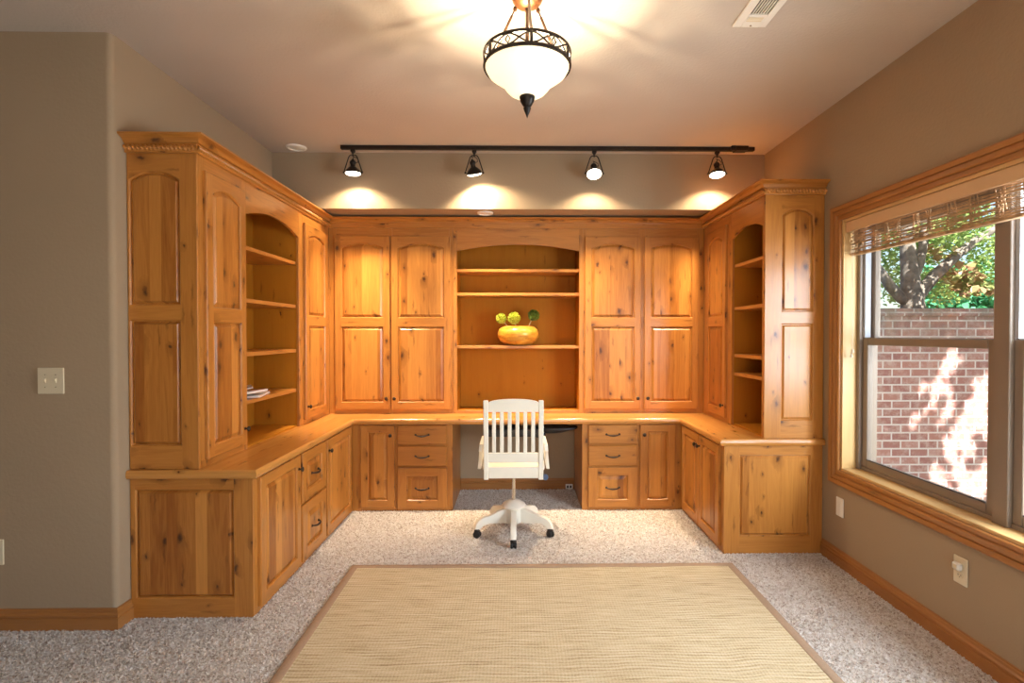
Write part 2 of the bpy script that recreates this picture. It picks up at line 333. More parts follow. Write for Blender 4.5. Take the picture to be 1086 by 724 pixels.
class MB:
    def __init__(s): s.v = []; s.f = []; s.uv = []; s.off = (rnd.uniform(0, 50), rnd.uniform(0, 50))
    def newoff(s): s.off = (rnd.uniform(0, 50), rnd.uniform(0, 50))
    def vert(s, p, uv=(0, 0)):
        s.v.append(Vector(p)); s.uv.append((uv[0]+s.off[0], uv[1]+s.off[1])); return len(s.v)-1
    def lv(s, f, a, b, c, g):
        if g == 'u': uv = (b+c, a)
        elif g == 'w': uv = (a+c, b)
        else: uv = (a+b, c)
        return s.vert(f.p(a, b, c), uv)
    def quad(s, *i): s.f.append(tuple(i))
    def box(s, f, u0, u1, w0, w1, n0, n1, g='w', bev=0.0, keep=False):
        if not keep: s.newoff()
        if bev <= 0:
            ids = {}
            for i, a in enumerate((u0, u1)):
                for j, b in enumerate((w0, w1)):
                    for k, c in enumerate((n0, n1)): ids[i, j, k] = s.lv(f, a, b, c, g)
            for q in (((0,0,0),(0,0,1),(0,1,1),(0,1,0)), ((1,0,0),(1,1,0),(1,1,1),(1,0,1)), ((0,0,0),(1,0,0),(1,0,1),(0,0,1)),
                      ((0,1,0),(0,1,1),(1,1,1),(1,1,0)), ((0,0,0),(0,1,0),(1,1,0),(1,0,0)), ((0,0,1),(1,0,1),(1,1,1),(0,1,1))):
                s.f.append(tuple(ids[t] for t in q))
            return
        lo = (u0, w0, n0); hi = (u1, w1, n1)
        bev = min(bev, (u1-u0)*0.45, (w1-w0)*0.45, (n1-n0)*0.45)
        V = {}
        for i in (0, 1):
            for j in (0, 1):
                for k in (0, 1):
                    c = [(hi if t else lo)[x] for x, t in enumerate((i, j, k))]
                    sg = [-1 if t else 1 for t in (i, j, k)]
                    for ax in range(3):
                        d = [c[x] + (0 if x == ax else sg[x]*bev) for x in range(3)]
                        V[i, j, k, ax] = s.lv(f, *d, g)
        for ax in range(3):
            o = [x for x in range(3) if x != ax]
            for side in (0, 1):
                q = []
                for (a, b) in ((0, 0), (1, 0), (1, 1), (0, 1)):
                    t = [0]*3; t[ax] = side; t[o[0]] = a; t[o[1]] = b; q.append(V[(*t, ax)])
                s.f.append(tuple(q))
            for a in (0, 1):
                for b in (0, 1):
                    t0 = [0]*3; t1 = [0]*3
                    t0[o[0]] = t1[o[0]] = a; t0[o[1]] = t1[o[1]] = b; t1[ax] = 1
                    s.f.append((V[(*t0, o[0])], V[(*t1, o[0])], V[(*t1, o[1])], V[(*t0, o[1])]))
        for i in (0, 1):
            for j in (0, 1):
                for k in (0, 1): s.f.append((V[i, j, k, 0], V[i, j, k, 1], V[i, j, k, 2]))
    def rect(s, f, u0, u1, w0, w1, n, g='w'):
        s.newoff(); s.f.append(tuple(s.lv(f, a, b, n, g) for a, b in ((u0, w0), (u1, w0), (u1, w1), (u0, w1))))
    def ring(s, f, A, nA, B, nB, g='w'):
        """quads between two closed outlines of the same length"""
        ia = [s.lv(f, a, b, nA, g) for a, b in A]; ib = [s.lv(f, a, b, nB, g) for a, b in B]
        m = len(A)
        for i in range(m): s.f.append((ia[i], ia[(i+1) % m], ib[(i+1) % m], ib[i]))
    def poly(s, f, A, n, g='w'):
        s.f.append(tuple(s.lv(f, a, b, n, g) for a, b in A))
    def prism(s, f, A, n0, n1, g='w', newoff=True):
        if newoff: s.newoff()
        s.poly(f, A, n0, g); s.poly(f, A, n1, g); s.ring(f, A, n0, A, n1, g)
    def prism_r(s, f, A, n0, n1, b, g='w'):
        """prism with both rims softened: outline scaled in slightly"""
        cu = sum(a for a, _ in A)/len(A); cw = sum(q for _, q in A)/len(A)
        m = max(max(abs(a-cu) for a, _ in A), max(abs(q-cw) for _, q in A)); k = 1-b/m
        I = [(cu+(a-cu)*k, cw+(q-cw)*k) for a, q in A]
        s.newoff(); s.poly(f, I, n0, g); s.ring(f, I, n0, A, n0+b, g); s.ring(f, A, n0+b, A, n1-b, g); s.ring(f, A, n1-b, I, n1, g); s.poly(f, I, n1, g)
    def lathe(s, prof, seg=24, M4=None, cap=True):
        M4 = M4 or Matrix.Identity(4); rows = []
        for r, z in prof:
            row = []
            for i in range(seg):
                t = 2*PI*i/seg
                row.append(s.vert(M4 @ Vector((r*math.cos(t), r*math.sin(t), z)), (r*t, z)))
            rows.append(row)
        for a, b in zip(rows, rows[1:]):
            for i in range(seg): s.f.append((a[i], a[(i+1) % seg], b[(i+1) % seg], b[i]))
        if cap:
            if prof[0][0] > 1e-5: s.f.append(tuple(rows[0]))
            if prof[-1][0] > 1e-5: s.f.append(tuple(rows[-1]))
    def tube(s, pts, r, seg=8, closed=False, cap=True):
        pts = [Vector(p) for p in pts]; n = len(pts)
        rad = r if isinstance(r, (list, tuple)) else [r]*n
        def tan(i):
            if closed: return (pts[(i+1) % n]-pts[i-1]).normalized()
            return (pts[min(i+1, n-1)]-pts[max(i-1, 0)]).normalized()
        t0 = tan(0); ref = Vector((0, 0, 1)) if abs(t0.z) < 0.9 else Vector((1, 0, 0))
        x = (ref - t0*ref.dot(t0)).normalized(); rows = []; ln = 0
        for i in range(n):
            t = tan(i); x = (x - t*x.dot(t)).normalized(); y = t.cross(x)
            if i: ln += (pts[i]-pts[i-1]).length
            rows.append([s.vert(pts[i]+(x*math.cos(2*PI*k/seg)+y*math.sin(2*PI*k/seg))*rad[i], (k/seg*0.05, ln)) for k in range(seg)])
        m = n if closed else n-1
        for i in range(m):
            a, b = rows[i], rows[(i+1) % n]
            for k in range(seg): s.f.append((a[k], a[(k+1) % seg], b[(k+1) % seg], b[k]))
        if cap and not closed: s.f.append(tuple(rows[0])); s.f.append(tuple(rows[-1]))
    def sweep(s, f, path, prof, closed=False, side=1):
        """profile (offset, n) swept along a path in the u-w plane, mitred; the profile is a closed outline"""
        P = [Vector(p) for p in path]; n = len(P)
        def nrm(a, b): d = (b-a).normalized(); return Vector((d.y, -d.x))*side
        seg = [nrm(P[i], P[(i+1) % n]) for i in range(n if closed else n-1)]
        rows = []; ln = 0; s.newoff()
        arc = [0]
        for i in range(1, n+1): arc.append(arc[-1]+(P[i % n]-P[i-1]).length)
        for i in range(n):
            if closed: a, b = seg[i-1], seg[i]
            else: a = seg[max(i-1, 0)]; b = seg[min(i, n-2)]
            m = (a+b)/(1+a.dot(b))
            rows.append((P[i], m))
        acc = [0]
        for (o0, c0), (o1, c1) in zip(prof, prof[1:]+prof[:1]): acc.append(acc[-1]+math.hypot(o1-o0, c1-c0))
        cnt = n if closed else n-1
        k = len(prof)
        for i in range(cnt):
            s.newoff()
            j = (i+1) % n; a = []; b = []
            for q in range(k):
                for (lst, (pt, mm), L_) in ((a, rows[i], arc[i]), (b, rows[j], arc[i+1])):
                    pp = pt+mm*prof[q][0]; lst.append(s.vert(f.p(pp.x, pp.y, prof[q][1]), (acc[q], L_)))
            for q in range(k): s.f.append((a[q], a[(q+1) % k], b[(q+1) % k], b[q]))
            if not closed and i == 0: s.f.append(tuple(a))
            if not closed and i == cnt-1: s.f.append(tuple(b))
    def build(s, name, mat, parent=None, smooth=None, weld=True):
        me = bpy.data.meshes.new(name)
        base = Vector(parent['_o']) if parent is not None and '_o' in parent else Vector((0, 0, 0))
        me.from_pydata([v-base for v in s.v], [], s.f)
        uvl = me.uv_layers.new(name='grain')
        for p in me.polygons:
            for li in p.loop_indices: uvl.data[li].uv = s.uv[me.loops[li].vertex_index]
        bm = bmesh.new(); bm.from_mesh(me)
        if weld: bmesh.ops.remove_doubles(bm, verts=bm.verts, dist=1e-5)
        bmesh.ops.recalc_face_normals(bm, faces=bm.faces); bm.to_mesh(me); bm.free()
        me.materials.append(M[mat] if isinstance(mat, str) else mat)
        if smooth is not None:
            me.shade_smooth(); me.set_sharp_from_angle(angle=R(smooth))
        o = bpy.data.objects.new(name, me); COL.objects.link(o)
        if parent is not None:
            o.parent = parent
            if '_o' in parent: o['_o'] = list(parent['_o'])
        return o

def tag(o, label, cat, group=None, kind=None):
    if label: o['label'] = label
    if cat: o['category'] = cat
    if group: o['group'] = group
    if kind: o['kind'] = kind
    return o
def thing(name, label, cat, loc, group=None, rot=(0, 0, 0), local=False):
    """Empty at the thing's base; local=True: its parts are modelled about the origin"""
    o = bpy.data.objects.new(name, None); COL.objects.link(o); o.location = loc; o.rotation_euler = rot; o.empty_display_size = 0.1
    if not local: o['_o'] = list(loc)
    return tag(o, label, cat, group)
def struct(o, label=None, cat=None):
    o['kind'] = 'structure'; return tag(o, label, cat)
def dup(root, loc, rot, label, group=None):
    r = root.copy(); COL.objects.link(r); r.location = loc; r.rotation_euler = rot; r['label'] = label
    if group: r['group'] = group
    for ch in list(root.children):
        c = ch.copy(); COL.objects.link(c); c.parent = r
        for g in ch.children: d = g.copy(); COL.objects.link(d); d.parent = c
    return r

# ------------------------------------------------------------------ key dimensions
H = 2.91                    # ceiling
XL, XR = -1.967, 2.02        # side walls
YB = 4.83                   # wall behind the desk
YLE, YRE = 2.65, 3.38       # near ends of the left and right runs
BL, BR, BB = -1.345, 1.363, 4.24      # faces of the base cabinets
UL, UR, UB = -1.615, 1.625, 4.49      # faces of the wall cabinets
CT, CB = 0.762, 0.717       # worktop top, underside
ZD0, ZD1 = 0.80, 2.29       # doors of the wall cabinets
ZT = 2.375                  # top of wall cabinets
G = 0.0006

# ------------------------------------------------------------------ room
b = MB(); b.box(F_W, -5.0, 2.20, -2.3, 5.0, -0.05, 0.0, 'u'); struct(b.build('floor', 'carpet'), 'speckled beige plush carpet covering the room', 'carpet')
b = MB(); b.box(F_W, -5.2, 2.22, -2.3, 5.0, H, H+0.1, 'u'); struct(b.build('ceiling', 'ceiling'), 'pale lightly textured ceiling', 'ceiling')
# header beam above the desk recess, its underside is the lower ceiling of the recess
b = MB(); b.box(F_W, XL, XR, 4.22, 5.0, 2.462, H, 'u'); struct(b.build('wall_header', 'wall'), 'taupe header wall above the back cabinets', 'wall')
b = MB(); b.box(F_W, XL, XR, YB, 5.0, 0, 2.462, 'u'); struct(b.build('wall_back', 'wall'), 'taupe wall behind the desk recess', 'wall')
# left wall with a bullnose corner
b = MB()
rr = 0.028; arc = [(XL-rr+rr*math.cos(t), 2.56+rr+rr*math.sin(t)) for t in [R(-90+i*15) for i in range(7)]]
b.prism(F_W, [(-5.0, 5.0), (-5.0, 2.56)]+arc+[(XL, 5.0)], 0, H, 'n')
struct(b.build('wall_left', 'wall', smooth=40), 'taupe wall with rounded corner left of the cabinets', 'wall')
b = MB(); b.box(F_W, -5.2, -5.0, -2.3, 5.0, 0, H, 'u'); struct(b.build('wall_far_left', 'wall'))
# right wall round the window opening
WY0, WY1, WZ0, WZ1 = 1.05, 3.20, 0.60, 2.155
b = MB()
for (y0, y1, z0, z1) in ((-2.3, WY0, 0, H), (WY1, 5.0, 0, H), (WY0, WY1, 0, WZ0), (WY0, WY1, WZ1, H)):
    b.box(F_W, XR, XR+0.20, y0, y1, z0, z1, 'u')
struct(b.build('wall_right', 'wall'), 'taupe wall round the window', 'wall')
# rear wall (behind the camera) with its window opening
b = MB()
for (x0, x1, z0, z1) in ((-5.0, -1.1, 0, H), (1.5, XR, 0, H), (-1.1, 1.5, 0, 0.75), (-1.1, 1.5, 2.35, H)):
    b.box(F_W, x0, x1, -2.3, -2.1, z0, z1, 'u')
struct(b.build('wall_rear', 'wall'))

BASE = [(0, 0), (0.018, 0), (0.018, 0.058), (0.012, 0.060), (0.012, 0.066), (0.017, 0.069), (0.017, 0.075), (0.010, 0.082), (0.009, 0.094), (0.006, 0.096), (0.006, 0.104), (0, 0.104)]
def baseboard(name, path, side, label):
    b = MB(); b.sweep(F_W, path, BASE, False, side); struct(b.build(name, 'trim'), label, 'baseboard')
baseboard('baseboard_left', [(-4.99, 2.56), (XL, 2.56), (XL, YLE-0.002)], 1, 'oak baseboard round the left wall corner')
baseboard('baseboard_right', [(XR, YRE-0.004), (XR, -2.09)], 1, 'oak baseboard under the window')
baseboard('baseboard_back', [(-0.523, YB), (0.536, YB)], 1, 'oak baseboard in the kneehole under the desk')

# ------------------------------------------------------------------ cabinet making
def outline(u0, u1, w0, w1, rise=0.0, d=0.0, seg=14):
    """panel outline inset by d; arched top if rise"""
    uc = (u0+u1)/2; a = (u1-u0)/2
    pts = [(u0+d, w0+d), (u1-d, w0+d)]
    if rise <= 0: return pts+[(u1-d, w1-d), (u0+d, w1-d)]
    Rr = (a*a+rise*rise)/(2*rise); wc = w1-Rr
    r2 = Rr-d; a2 = a-d; th = math.asin(a2/r2)
    return pts+[(uc+r2*math.sin(th*(1-2*i/seg)), wc+r2*math.cos(th*(1-2*i/seg))) for i in range(seg+1)]

def framed(f, u0, u1, w0, w1, n0, n1, panels, parent, name, pname='raised_panel', bev=0.004, field=0.021):
    """frame-and-panel leaf: stiles, rails, moulded inner edges; raised panels as children"""
    b = MB(); e = bev
    O = [(u0, w0), (u1, w0), (u1, w1), (u0, w1)]; I = [(u0+e, w0+e), (u1-e, w0+e), (u1-e, w1-e), (u0+e, w1-e)]
    b.ring(f, O, n0, O, n1-e); b.ring(f, O, n1-e, I, n1); b.poly(f, O, n0)
    a0, a1 = panels[0][0], panels[0][1]
    b.rect(f, u0+e, a0, w0+e, w1-e, n1, 'w'); b.rect(f, a1, u1-e, w0+e, w1-e, n1, 'w')
    lev = w0+e
    for (p0, p1, q0, q1, rise) in panels:
        b.rect(f, a0, a1, lev, q0, n1, 'u')
        lev = q1
    p0, p1, q0, q1, rise = panels[-1]
    b.newoff()
    if rise > 0:
        arc = outline(*panels[-1])[2:]
        for (x0, y0), (x1, y1) in zip(arc, arc[1:]):
            b.f.append(tuple(b.lv(f, x, y, n1, 'u') for x, y in ((x0, y0), (x1, y1), (x1, w1-e), (x0, w1-e))))
    else: b.rect(f, a0, a1, q1, w1-e, n1, 'u')
    for pn in panels:
        b.newoff(); b.ring(f, outline(*pn), n1, outline(*pn, d=0.006), n1-0.007, 'w'); b.ring(f, outline(*pn, d=0.006), n1-0.007, outline(*pn, d=0.006), n1-0.014, 'w')
    leaf = b.build(name, 'wood', parent)
    for pn in panels:
        b = MB(); k = 0.0061
        b.poly(f, outline(*pn, d=k), n1-0.0145)
        b.ring(f, outline(*pn, d=k), n1-0.0130, outline(*pn, d=k+0.006), n1-0.0125)
        b.ring(f, outline(*pn, d=k+0.006), n1-0.0125, outline(*pn, d=k+field), n1-0.003)
        b.ring(f, outline(*pn, d=k+field), n1-0.003, outline(*pn, d=k+field+0.002), n1-0.0015)
        b.poly(f, outline(*pn, d=k+field+0.002), n1-0.0015)
        b.build(pname, 'panel', leaf)
    return leaf
def mat_to(f, a, b_, c):
    """4x4 placing local z along n at (a,b,c) of frame f"""
    m = Matrix((f.u, f.w, f.n)).transposed().to_4x4(); m.translation = f.p(a, b_, c); return m
def knob(f, u, w, n, leaf):
    b = MB(); b.lathe([(0.009, 0), (0.009, 0.002), (0.005, 0.005), (0.005, 0.012), (0.013, 0.017), (0.0155, 0.022), (0.013, 0.027), (0.006, 0.030), (0.0, 0.0305)], 16, mat_to(f, u, w, n))
    o = b.build('knob', 'hardware', leaf, 50); o['label'] = 'dark bronze round knob'
def pull(f, u, w, n, leaf, wd=0.105):
    b = MB(); h = wd/2
    pts = []
    for i in range(13):
        t = -1+2*i/12; pts.append(f.p(u+h*t, w-0.007*(1-t*t), n+0.004+0.022*(1-t**4)))
    b.tube(pts, [0.0045+0.0038*(1-abs(-1+2*i/12)) for i in range(13)], 8)
    for sgn in (-1, 1): b.lathe([(0.009, 0), (0.009, 0.003), (0.006, 0.006), (0, 0.007)], 12, mat_to(f, u+sgn*h, w, n))
    o = b.build('pull', 'hardware', leaf, 50); o['label'] = 'dark bronze bail pull'

def tall_door(f, u0, u1, parent, hinge_right_knob, st=0.055, z0=ZD0, z1=ZD1):
    a0, a1 = u0+st, u1-st
    d = framed(f, u0, u1, z0, z1, G, 0.020, [(a0, a1, z0+0.062, 1.515, 0), (a0, a1, 1.588, z1-0.062, 0.040)], parent, 'door')
    if hinge_right_knob is not None:
        ku = u1-0.028 if hinge_right_knob else u0+0.028
        knob(f, ku, 0.895, 0.020, d)
    return d
def low_door(f, u0, u1, parent, knob_right, st=0.055, z0=0.035, z1=0.708):
    d = framed(f, u0, u1, z0, z1, G, 0.020, [(u0+st, u1-st, z0+0.058, z1-0.055, 0)], parent, 'door')
    ku = u1-0.03 if knob_right else u0+0.03
    knob(f, ku, 0.628, 0.020, d); return d
def slab_drawer(f, u0, u1, z0, z1, parent):
    b = MB(); b.box(f, u0, u1, z0, z1, G, 0.020, 'u', 0.006); d = b.build('drawer', 'wood', parent)
    pull(f, (u0+u1)/2, (z0+z1)/2, 0.020, d); return d
def panel_drawer(f, u0, u1, z0, z1, parent, st=0.075):
    d = framed(f, u0, u1, z0, z1, G, 0.020, [(u0+st, u1-st, z0+st*0.85, z1-st*0.85, 0)], parent, 'drawer', field=0.03)
    pull(f, (u0+u1)/2, (z0+z1)/2, 0.020-0.0015, d); return d
def carcass(f, u0, u1, w0, w1, depth, parent, stiles, rails, mat='wood'):
    """closed box with a face frame of stiles (u spans) and rails (u0,u1,w0,w1)"""
    b = MB(); b.box(f, u0+G, u1-G, w0+G, w1-G, -depth, -0.019, 'w'); b.build('body', mat, parent)
    b = MB()
    for s0, s1 in stiles: b.box(f, max(s0, u0+G), min(s1, u1-G), w0+G, w1-G, -0.0185, 0, 'w')
    for r in rails: b.box(f, r[0], r[1], max(r[2], w0+G), min(r[3], w1-G), -0.0185, 0, 'u')
    b.build('face_frame', mat, parent)
def arch_rail(f, u0, u1, side, apex, top, n0, n1, parent, mat='wood'):
    b = MB(); uc = (u0+u1)/2; a = (u1-u0)/2; rise = apex-side; Rr = (a*a+rise*rise)/(2*rise); wc = apex-Rr; th = math.asin(a/Rr)
    arc = [(uc+Rr*math.sin(th*(-1+2*i/20)), wc+Rr*math.cos(th*(-1+2*i/20))) for i in range(21)]
    b.prism(f, arc+[(u1, top), (u0, top)], n0, n1, 'u')
    b.build('arched_valance', mat, parent)
def bookcase(f, u0, u1, depth, parent, o0, o1, shelves, bottom_rail, side, apex, end0=False, end1=False):
    """open case: box of panels, face frame stiles, arched valance, shelves"""
    t = 0.018
    b = MB()
    b.box(f, u0+G, o0-0.004, CT+G, ZT-G, -depth, -0.0195, 'w'); b.box(f, o1+0.004, u1-G, CT+G, ZT-G, -depth, -0.0195, 'w')
    b.box(f, o0-0.004, o1+0.004, ZT-0.05, ZT-G, -depth, -0.0195, 'u')
    b.box(f, o0-0.004, o1+0.004, CT+G, CT+0.012, -depth, -0.0195, 'u')
    b.build('body', 'interior', parent)
    b = MB(); b.box(f, o0-0.0035, o1+0.0035, CT+0.0125, ZT-0.0505, -depth+0.0005, -depth+0.012, 'w'); b.build('back_panel', 'interior', parent)
    b = MB()
    b.box(f, u0+G, o0, CT+G, ZT-G, -0.019, 0, 'w', 0.0015); b.box(f, o1, u1-G, CT+G, ZT-G, -0.019, 0, 'w', 0.0015)
    if bottom_rail: b.box(f, o0+G, o1-G, CT+G, bottom_rail, -0.019, 0, 'u', 0.0015)
    b.build('face_frame', 'wood', parent)
    arch_rail(f, o0+G, o1-G, side, apex, ZT-G, -0.019, -0.0005, parent)
    for z in shelves:
        b = MB(); b.box(f, o0-0.003, o1+0.003, z-0.0125, z+0.0125, -depth+0.013, -0.022, 'u', 0.002); b.build('shelf', 'wood', parent)

DU_L = UL-XL-0.002          # depth of wall cabinets at the left
DU_R = XR-UR-0.002
DU_B = YB-UB-0.002
fl, fr_, fb = F_left(BL), F_right(BR), F_back(BB)
ul, ur, ub = F_left(UL), F_right(UR), F_back(UB)

# ---- base cabinets, left run
t = thing('base_cabinet', 'knotty pine base cabinet at the near left end with a square-panelled side facing the room', 'cabinet', (-1.68, YLE+0.28, 0), 'base cabinets')
carcass(fl, YLE+0.019, 3.205, 0, CB, BL-XL-0.002, t, [(YLE+0.019, 2.70), (3.19, 3.205)], [(2.70+G, 3.19-G, 0, 0.045), (2.70+G, 3.19-G, 0.69, CB)])
framed(F_back(YLE+0.019), XL+0.003, BL, G, CB-G, G, 0.019, [(-1.939, -1.441, 0.10, 0.66, 0)], t, 'end_panel', bev=0.002, field=0.014)
low_door(fl, 2.695, 3.192, t, True)
t = thing('base_cabinet', 'two-drawer pine base cabinet between the doors of the left run', 'cabinet', (-1.68, 3.415, 0), 'base cabinets')
carcass(fl, 3.205, 3.625, 0, CB, BL-XL-0.002, t, [(3.205, 3.225), (3.605, 3.625)], [(3.225+G, 3.605-G, 0, 0.045), (3.225+G, 3.605-G, 0.37, 0.41), (3.225+G, 3.605-G, 0.69, CB)])
panel_drawer(fl, 3.216, 3.614, 0.396, 0.708, t); panel_drawer(fl, 3.216, 3.614, 0.035, 0.382, t)
t = thing('base_cabinet', 'pine base cabinet with one tall door in the left inside corner', 'cabinet', (-1.68, 3.92, 0), 'base cabinets')
carcass(fl, 3.625, BB-G, 0, CB, BL-XL-0.002, t, [(3.625, 3.65), (4.16, BB)], [(3.65+G, 4.16-G, 0, 0.045), (3.65+G, 4.16-G, 0.69, CB)])
low_door(fl, 3.638, 4.172, t, False)
# ---- base cabinets, back run
DB = YB-BB-0.002
t = thing('base_cabinet', 'narrow one-door pine base cabinet left of the kneehole drawers', 'cabinet', (-1.165, 4.53, 0), 'base cabinets')
carcass(fb, BL+G, -0.985, 0, CB, DB, t, [(BL, -1.262), (-1.0, -0.985)], [(-1.262+G, -1.0-G, 0, 0.045), (-1.262+G, -1.0-G, 0.69, CB)])
low_door(fb, -1.272, -0.996, t, True, 0.058)
t = thing('base_cabinet', 'three-drawer pine base cabinet on the left of the kneehole', 'cabinet', (-0.755, 4.53, 0), 'base cabinets')
def drawers(u0, u1, d0, d1):
    carcass(fb, u0, u1, 0, CB, DB, t, [(u0, d0+0.012), (d1-0.012, u1)], [(d0+0.012+G, d1-0.012-G, p, q) for p, q in ((0, 0.04), (0.35, 0.38), (0.53, 0.56), (0.69, CB))])
    slab_drawer(fb, d0, d1, 0.551, 0.708, t); slab_drawer(fb, d0, d1, 0.372, 0.537, t); panel_drawer(fb, d0, d1, 0.028, 0.358, t)
drawers(-0.985, -0.524, -0.972, -0.570)
t = thing('base_cabinet', 'three-drawer pine base cabinet on the right of the kneehole', 'cabinet', (0.77, 4.53, 0), 'base cabinets')
drawers(0.537, 1.0, 0.586, 0.988)
t = thing('base_cabinet', 'narrow one-door pine base cabinet right of the kneehole drawers', 'cabinet', (1.18, 4.53, 0), 'base cabinets')
carcass(fb, 1.0, BR-G, 0, CB, DB, t, [(1.0, 1.022), (1.29, BR)], [(1.022+G, 1.29-G, 0, 0.045), (1.022+G, 1.29-G, 0.69, CB)])
low_door(fb, 1.012, 1.300, t, False, 0.058)
# ---- base cabinet, right run
t = thing('base_cabinet', 'two-door pine base cabinet at the right end beside the window wall', 'cabinet', (1.69, 3.8, 0), 'base cabinets')
carcass(fr_, -BB+G, -YRE-0.019, 0, CB, XR-BR-0.002, t, [(-BB, -4.19), (-3.43, -YRE-0.019)], [(-4.19+G, -3.43-G, 0, 0.045), (-4.19+G, -3.43-G, 0.69, CB)])
framed(F_back(YRE+0.019), BR, XR-0.003, G, CB-G, G, 0.019, [(1.466, 1.938, 0.115, 0.655, 0)], t, 'end_panel', bev=0.002, field=0.014)
low_door(fr_, -4.196, -3.815, t, True); low_door(fr_, -3.808, -3.427, t, False)

# ---- worktop: one U-shaped slab
EL, ER, EB = -1.312, 1.330, 4.192
YW0, YW1 = YLE-0.028, YRE-0.028
t = thing('worktop', 'glossy U-shaped honey pine worktop running over all the base cabinets', 'worktop', (0, 4.5, CB))
b = MB(); g = 0.0005
prof = [(0, CB+g), (0, CT)]
e0 = 0.012
def top_face(pts, gr):
    b.newoff(); b.poly(F_W, pts, CT, gr); b.poly(F_W, pts, CB+g, gr)
xl, xr = XL+0.002, XR-0.002; yb = YB-0.002
top_face([(xl, YW0+e0), (EL-e0, YW0+e0), (EL-e0, EB+e0), (xl, yb)], 'w')
top_face([(EL-e0, EB+e0), (ER+e0, EB+e0), (xr, yb), (xl, yb)], 'u')
top_face([(ER+e0, YW1+e0), (xr, YW1+e0), (xr, yb), (ER+e0, EB+e0)], 'w')
ep = [(0, CB+g)]+[(e0*math.sin(R(a)), (CB+CT)/2 + g*0.5 + ((CT-CB-g)/2)*(-math.cos(R(a)))) for a in (15, 35, 60, 90, 120, 145, 165)]+[(0, CT)]
edge = [(xl, YW0+e0), (EL-e0, YW0+e0), (EL-e0, EB+e0), (ER+e0, EB+e0), (ER+e0, YW1+e0), (xr, YW1+e0)]
b.sweep(F_W, edge, ep, False, 1)
b.build('slab', 'counter', t, None, False)

# ---- wall cabinets, left run
def end_panel_tall(f, u0, u1, a0, a1, parent):
    framed(f, u0, u1, CT+G, ZT-G, G, 0.019, [(a0, a1, 0.88, 1.52, 0), (a0, a1, 1.595, 2.272, 0.045)], parent, 'end_panel', bev=0.002, field=0.014)
t = thing('wall_cabinet', 'tall arched-door pine cabinet at the near left end, its panelled side facing the room', 'cabinet', (-1.82, 2.88, CT), 'wall cabinets')
carcass(ul, YLE+0.019, 3.105, CT, ZT, DU_L, t, [(YLE+0.019, 2.71), (3.08, 3.105)], [(2.71+G, 3.08-G, CT, 0.815), (2.71+G, 3.08-G, 2.275, ZT)])
end_panel_tall(F_back(YLE+0.019), XL+0.003, UL, -1.955, -1.70, t)
tall_door(ul, 2.70, 3.088, t, True)
t = thing('bookcase', 'arched open bookcase with four shelves in the left run', 'bookcase', (-1.82, 3.52, CT), 'open bookcases')
bookcase(ul, 3.105, 3.935, DU_L, t, 3.125, 3.872, [1.05-0.016, 1.326-0.0, 1.653, 1.972], None, 2.165, 2.228)
t = thing('wall_cabinet', 'narrow tall arched-door pine cabinet in the left inside corner', 'cabinet', (-1.82, 4.2, CT), 'wall cabinets')
carcass(ul, 3.935, UB-G, CT, ZT, DU_L, t, [(3.935, 3.97), (4.38, UB)], [(3.97+G, 4.38-G, CT, 0.815), (3.97+G, 4.38-G, 2.275, ZT)])
tall_door(ul, 3.952, 4.402, t, False)
# ---- wall cabinets, back run
t = thing('wall_cabinet', 'two-door tall arched pine cabinet left of the central shelves', 'cabinet', (-1.08, 4.66, CT), 'wall cabinets')
carcass(ub, UL+G, -0.552, CT, ZT, DU_B, t, [(UL, -1.55), (-1.10, -1.07), (-0.58, -0.552)], [(-1.55+G, -1.10-G, CT, 0.815), (-1.07+G, -0.58-G, CT, 0.815), (-1.55+G, -1.10-G, 2.275, ZT), (-1.07+G, -0.58-G, 2.275, ZT)])
tall_door(ub, -1.562, -1.090, t, True); tall_door(ub, -1.078, -0.570, t, False)
t = thing('bookcase', 'wide central open bookcase with three shelves and an arched top over the desk', 'bookcase', (0.013, 4.66, CT), 'open bookcases')
bookcase(ub, -0.552, 0.578, DU_B, t, -0.517, 0.541, [1.352-0.016, 1.795, 2.0], 0.790, 2.165, 2.222)
t = thing('wall_cabinet', 'two-door tall arched pine cabinet right of the central shelves', 'cabinet', (1.1, 4.66, CT), 'wall cabinets')
carcass(ub, 0.578, UR-G, CT, ZT, DU_B, t, [(0.578, 0.60), (1.06, 1.115), (1.565, UR)], [(0.60+G, 1.06-G, CT, 0.815), (1.115+G, 1.565-G, CT, 0.815), (0.60+G, 1.06-G, 2.275, ZT), (1.115+G, 1.565-G, 2.275, ZT)])
tall_door(ub, 0.588, 1.074, t, True); tall_door(ub, 1.104, 1.576, t, False)
# ---- wall cabinets, right run
t = thing('wall_cabinet', 'narrow tall arched-door pine cabinet in the right inside corner', 'cabinet', (1.82, 4.22, CT), 'wall cabinets')
carcass(ur, -UB+G, -3.955, CT, ZT, DU_R, t, [(-UB, -4.36), (-3.99, -3.955)], [(-4.36+G, -3.99-G, CT, 0.815), (-4.36+G, -3.99-G, 2.275, ZT)])
tall_door(ur, -4.375, -3.978, t, True)
t = thing('bookcase', 'narrow arched bookcase at the right end with panelled side beside the window', 'bookcase', (1.82, 3.67, CT), 'open bookcases')
bookcase(ur, -3.955, -YRE-0.019, DU_R, t, -3.900, -3.415, [1.165-0.016, 1.288, 1.64, 1.962], None, 2.165, 2.215)
end_panel_tall(F_back(YRE+0.019), UR, XR-0.003, 1.736, 1.948, t)

